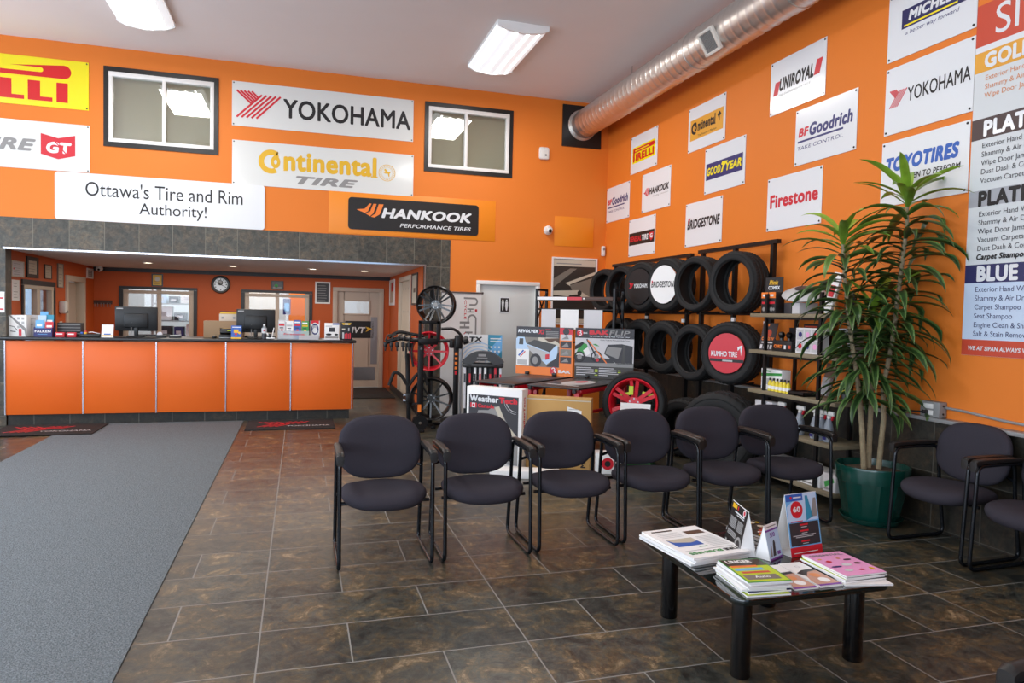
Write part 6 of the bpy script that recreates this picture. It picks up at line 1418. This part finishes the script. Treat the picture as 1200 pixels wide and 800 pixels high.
def d_bro(p, w, d, M):
    p.m('ink_lightgrey').ring(0, d*.3, w*.07, w*.09, 0, 14, M=M); p.m('ink_purple').rect(-w*.48, -d*.49, w*.48, -d*.43, 0, M); p.m('ink_skin').flat([(-w*.48, -d*.3), (-w*.2, d*.05), (w*.2, d*.12), (w*.48, d*.1), (w*.48, -d*.43), (-w*.48, -d*.43)], 0, M)
    p.m('photo_dark').flat([(-w*.48, d*.05), (-w*.1, d*.15), (w*.48, d*.18), (w*.48, d*.1), (0, d*.06), (-w*.3, -d*.1)], .0003, M); p.m('ink_peach').disc(w*.08, -d*.08, w*.2, .0004, 14, M=M); p.m('paper').disc(w*.1, -d*.28, w*.22, .0004, 14, M=M)
for k, (x, wd) in enumerate(((2.135, 'left'), (2.262, 'right'))): magazine('brochure', '%s of two flat pale brochures with a faded portrait on the near table edge' % wd, 'brochure', x, 2.655, TZ+.0002, -2+2*k, .122, .285, .004+.003*k, 'paper', d_bro, 'flat pale brochures')
tag(MB('ink_blue').box((2.07, 2.5, TZ+.0012), (.1, .07, .002), rot=(0, 0, R(10))).build('flyer'), 'small blue flyer between the near magazine pile and the pale brochures', 'flyer') if False else None
def d_pink(p, w, d, M):
    p.m('ink_grey').txt('ESSENTIAL', -w*.42, d*.34, w*.4, d*.42, 0, .01, 0, 0, M)
    for a, b, r_, c_, e in ((-.25, .1, .07, 'ink_red', .04), (.1, .2, .05, 'ink_peach', .03), (-.3, -.12, .13, 'ink_navy', .03), (.25, .12, .1, 'ink_charcoal', .03), (.0, -.08, .12, 'paper_grey', .06), (.3, -.06, .08, 'ink_brown', .04), (-.2, -.3, .1, 'paper_grey', .05), (.1, -.32, .07, 'ink_red', .03), (.36, -.32, .05, 'ink_gold', .06), (-.35, .22, .05, 'ink_gold', .02)):
        p.m(c_).disc(w*a, d*b, w*r_, .0003, 12, d*e, M=M)
GP = 'magazines in the pink topped pile'
for k, (c_, dx, dy, a) in enumerate((('paper', .018, -.035, -12), ('ink_charcoal', 0, .0, 0), ('ink_lime', -.006, .004, 2), ('ink_charcoal', .002, -.002, 0), ('ink_pink', 0, .0, 1))):
    magazine('magazine', ['lowest white magazine jutting out under the pink topped pile', 'charcoal magazine second lowest of the pink topped pile', 'lime magazine in the middle of the pink topped pile', 'charcoal magazine just under the pink cover', 'top magazine with a pink cover'][k], 'magazine', 2.448+dx, 2.655+dy, TZ+k*.0085, a, .225, .285, .0068, c_, d_pink if k == 4 else None, GP, .0)
def d_car2(p, w, d, M):
    r2 = random.Random(5)
    for k in range(26): p.m(r2.choice(['photo_light', 'ink_gold', 'ink_brown', 'ink_charcoal', 'paper', 'poster_red'])).disc(w*r2.uniform(-.42, .42), d*r2.uniform(-.42, .42), w*r2.uniform(.04, .1), .0002*k, 8, M=M)
for k, (c_, a) in enumerate((('photo_dark', 14), ('photo_light', 20), ('photo_dark', 12), ('poster_red', 17), ('photo_mid', 15), ('photo_dark', 16))):
    magazine('magazine', ['lowest magazine of the back pile behind the tent cards', 'pale magazine second lowest of the back pile', 'dark magazine third lowest of the back pile', 'red edged magazine third from the top of the back pile', 'grey magazine just under the top of the back pile', 'top magazine with a busy colourful cover on the back pile'][k], 'magazine', 2.345+.004*(k % 2), 3.135, TZ+k*.0105, a, .21, .27, .0088, c_, d_car2 if k == 5 else None, 'magazines in the back pile')
def tent(label, loc, rz, w, d, h, mats, draw, sidefill=None):
    t = thing('tent_card', label, 'tent card', loc, rz, 'tent cards on the coffee table')
    al = math.atan2(d/2, h); L = math.hypot(d/2, h)
    for s_, nm in ((1, 'front_panel'), (-1, 'back_panel')):
        M = Matrix.Rotation(0 if s_ == 1 else PI, 4, 'Z') @ Matrix.Translation((0, -d/2, 0)) @ Matrix.Rotation(-al, 4, 'X')
        p = MB('paper'); p.box((0, .001, L/2), (w, .0015, L), M=M); p.m(mats[0 if s_ == 1 else 1]).rect(-w/2, 0, w/2, L, .0001, M)
        if s_ == 1 or draw[1]: draw[0 if s_ == 1 else 1](p, w, L, .0006, M)
        p.build(nm, t, smooth=False)
    b = MB('paper'); b.box((0, 0, .001), (w*.98, d*.96, .0015)); b.build('base_flap', t, smooth=False)
    if sidefill:
        b = MB('paper'); x = sidefill*w*.485; b.add([(x, -d/2+.004, .001), (x, d/2-.004, .001), (x, 0, h-.006)], [(0, 1, 2)]); b.build('end_flap', t, smooth=False)
def d_blkcard(p, w, h, n, M):
    p.m('ink_gold').rect(-w*.45, h*.86, -w*.18, h*.96, n, M); p.m('ink_red').rect(-w*.12, h*.86, -w*.07, h*.95, n, M); p.m('sign_white').disc(w*.3, h*.9, w*.08, n, 14, M=M); p.m('ink_red').disc(w*.3, h*.9, w*.05, n+.0003, 12, M=M)
    p.m('sign_white').rect(-w*.25, h*.79, w*.35, h*.82, n, M); p.rect(-w*.1, h*.75, w*.35, h*.77, n, M); p.m('ink_lightgrey')
    for k in range(8): p.rect(-w*.42, h*(.66-k*.03), -w*.03, h*(.672-k*.03), n, M); p.rect(w*.05, h*(.66-k*.03), w*.38, h*(.672-k*.03), n, M)
    for k in range(4): p.rect(-w*.42, h*(.36-k*.03), w*.1, h*(.372-k*.03), n, M)
    p.m('ink_grey').ring(w*.3, h*.18, w*.12, w*.19, n, 20, M=M); p.m('sign_white').rect(-w*.45, h*.06, -w*.36, h*.14, n, M)
def d_pur(p, w, h, n, M):
    p.m('paper').rect(-w*.5, h*.86, w*.5, h, n, M); p.m('ink_grey').rect(-w*.4, h*.91, w*.4, h*.94, n+.0003, M); p.m('ink_purple').rect(-w*.48, h*.8, w*.48, h*.85, n, M); p.txt('5/0', -w*.2, h*.62, w*.2, h*.75, n, .03, 0, 0, M); p.rect(-w*.5, 0, w*.5, h*.05, n, M)
    p.m('ink_charcoal').flat([(-w*.2, h*.1), (-w*.05, h*.5), (w*.05, h*.55), (w*.1, h*.45), (w*.02, h*.1)], n, M); p.m('ink_grey').flat([(-w*.4, h*.1), (-w*.25, h*.45), (-w*.2, h*.4), (-w*.25, h*.1)], n, M); p.m('ink_purple').rect(w*.15, h*.1, w*.4, h*.2, n, M)
def d_blue(p, w, h, n, M):
    p.m('ink_paleblue').flat([(-w*.48, h*.55), (w*.48, h*.55), (w*.48, h*.99), (0, h*.99), (-w*.48, h*.8)], n, M); p.m('ink_blue').rect(-w*.48, h*.88, w*.05, h*.99, n+.0003, M); p.m('sign_white').rect(-w*.25, h*.925, 0, h*.945, n+.0006, M); p.m('ink_red').disc(-w*.32, h*.935, w*.035, n+.0006, 8, M=M)
    p.m('ink_teal').flat([(w*.1, h*.55), (w*.12, h*.95), (w*.2, h*.95), (w*.32, h*.6)], n+.0006, M); p.m('ink_grey').flat([(w*.25, h*.6), (w*.38, h*.9), (w*.46, h*.9), (w*.46, h*.6)], n+.0006, M)
    p.m('ink_red').disc(-w*.18, h*.74, w*.19, n+.0008, 24, M=M); p.m('sign_white').txt('60', -w*.3, h*.7, -w*.06, h*.79, n+.0012, .05, 0, 0, M)
    p.m('ink_charcoal').rect(-w*.46, h*.17, w*.46, h*.53, n+.0008, M); p.m('ink_red').rect(-w*.5, 0, w*.5, h*.15, n, M); p.rect(-w*.4, h*.545, -w*.02, h*.56, n+.001, M)
    for v in (.48, .385, .22): p.m('ink_red').rect(-w*.14, h*v, w*.12, h*(v+.025), n+.0012, M); p.m('ink_lightgrey').rect(-w*.1, h*(v-.03), w*.08, h*(v-.018), n+.0012, M)
    p.rect(-w*.38, h*.32, w*.34, h*.332, n+.0012, M); p.rect(-w*.3, h*.295, w*.26, h*.307, n+.0012, M); p.m('sign_white').rect(-w*.4, h*.05, w*.35, h*.062, n+.0004, M)
tent('black tent card with fine white text and a yellow mark', (2.155, 3.04, TZ+.0005), -106, .23, .09, .225, ('ink_black', 'paper'), (d_blkcard, None), 1)
tent('smallest tent card, white and pale blue with purple print', (2.235, 2.915, TZ+.0005), 26, .125, .085, .165, ('ink_paleblue', 'paper'), (d_pur, None), -1)
tent('tall blue tent card with a red disc and dark text panel', (2.432, 2.945, TZ+.0005), 9, .218, .12, .3, ('ink_sky', 'ink_charcoal'), (d_blue, lambda p, w, h, n, M: (p.m('ink_sky').rect(-w*.5, h*.5, w*.5, h, n, M), p.m('ink_red').rect(-w*.5, 0, w*.5, h*.15, n, M))))

# ------------------------------------------------------------------ light and camera
def area(name, loc, rot, sx, sy, energy, color):
    ld = bpy.data.lights.new(name, 'AREA'); ld.shape = 'RECTANGLE'; ld.size = sx; ld.size_y = sy; ld.energy = energy; ld.color = color
    o = bpy.data.objects.new(name, ld); o.location = loc; o.rotation_euler = [R(a) for a in rot]; col.objects.link(o)
area('daylight_left', (XL+.05, 3.5, 2.1), (0, -119, 0), 2.6, 12.5, 480, (.82, .9, 1))
area('daylight_front', (-3.4, YF+.05, 2.1), (120, 0, 0), 6.0, 2.6, 280, (.86, .93, 1))
area('office_light', (-.9, 12.4, ZO-.02), (0, 0, 0), 3.6, 2.4, 62, (1, .93, .82))
area('workshop_light', (-1, 16.0, 2.85), (0, 0, 0), 5, 2, 150, (.95, .98, 1))
w = bpy.data.worlds.new('world'); scene.world = w; w.use_nodes = True
nt = w.node_tree; bg = nt.nodes['Background']; bg.inputs[0].default_value = (.5, .7, 1, 1); bg.inputs[1].default_value = 1.4
cam = bpy.data.cameras.new('camera'); cam.sensor_width = 36; cam.lens = 823.14/1200*36; cam.clip_start = .05
co = bpy.data.objects.new('camera', cam); col.objects.link(co)
def cam_matrix(yaw, pitch, roll):
    cy, sy, cp, sp, cr, sr = math.cos(yaw), math.sin(yaw), math.cos(pitch), math.sin(pitch), math.cos(roll), math.sin(roll)
    f = Vector((sy*cp, cy*cp, -sp)); r = Vector((cy, -sy, 0)); d = f.cross(r)
    r2 = r*cr+d*sr; d2 = d*cr-r*sr
    return Matrix(((r2.x, -d2.x, -f.x), (r2.y, -d2.y, -f.y), (r2.z, -d2.z, -f.z))).to_4x4()
co.matrix_world = Matrix.Translation((0, 0, 1.56)) @ cam_matrix(.293764, .0397127, -.0225997)
scene.camera = co
scene.view_settings.view_transform = 'Standard'
scene.view_settings.look = 'None'
scene.view_settings.exposure = 0
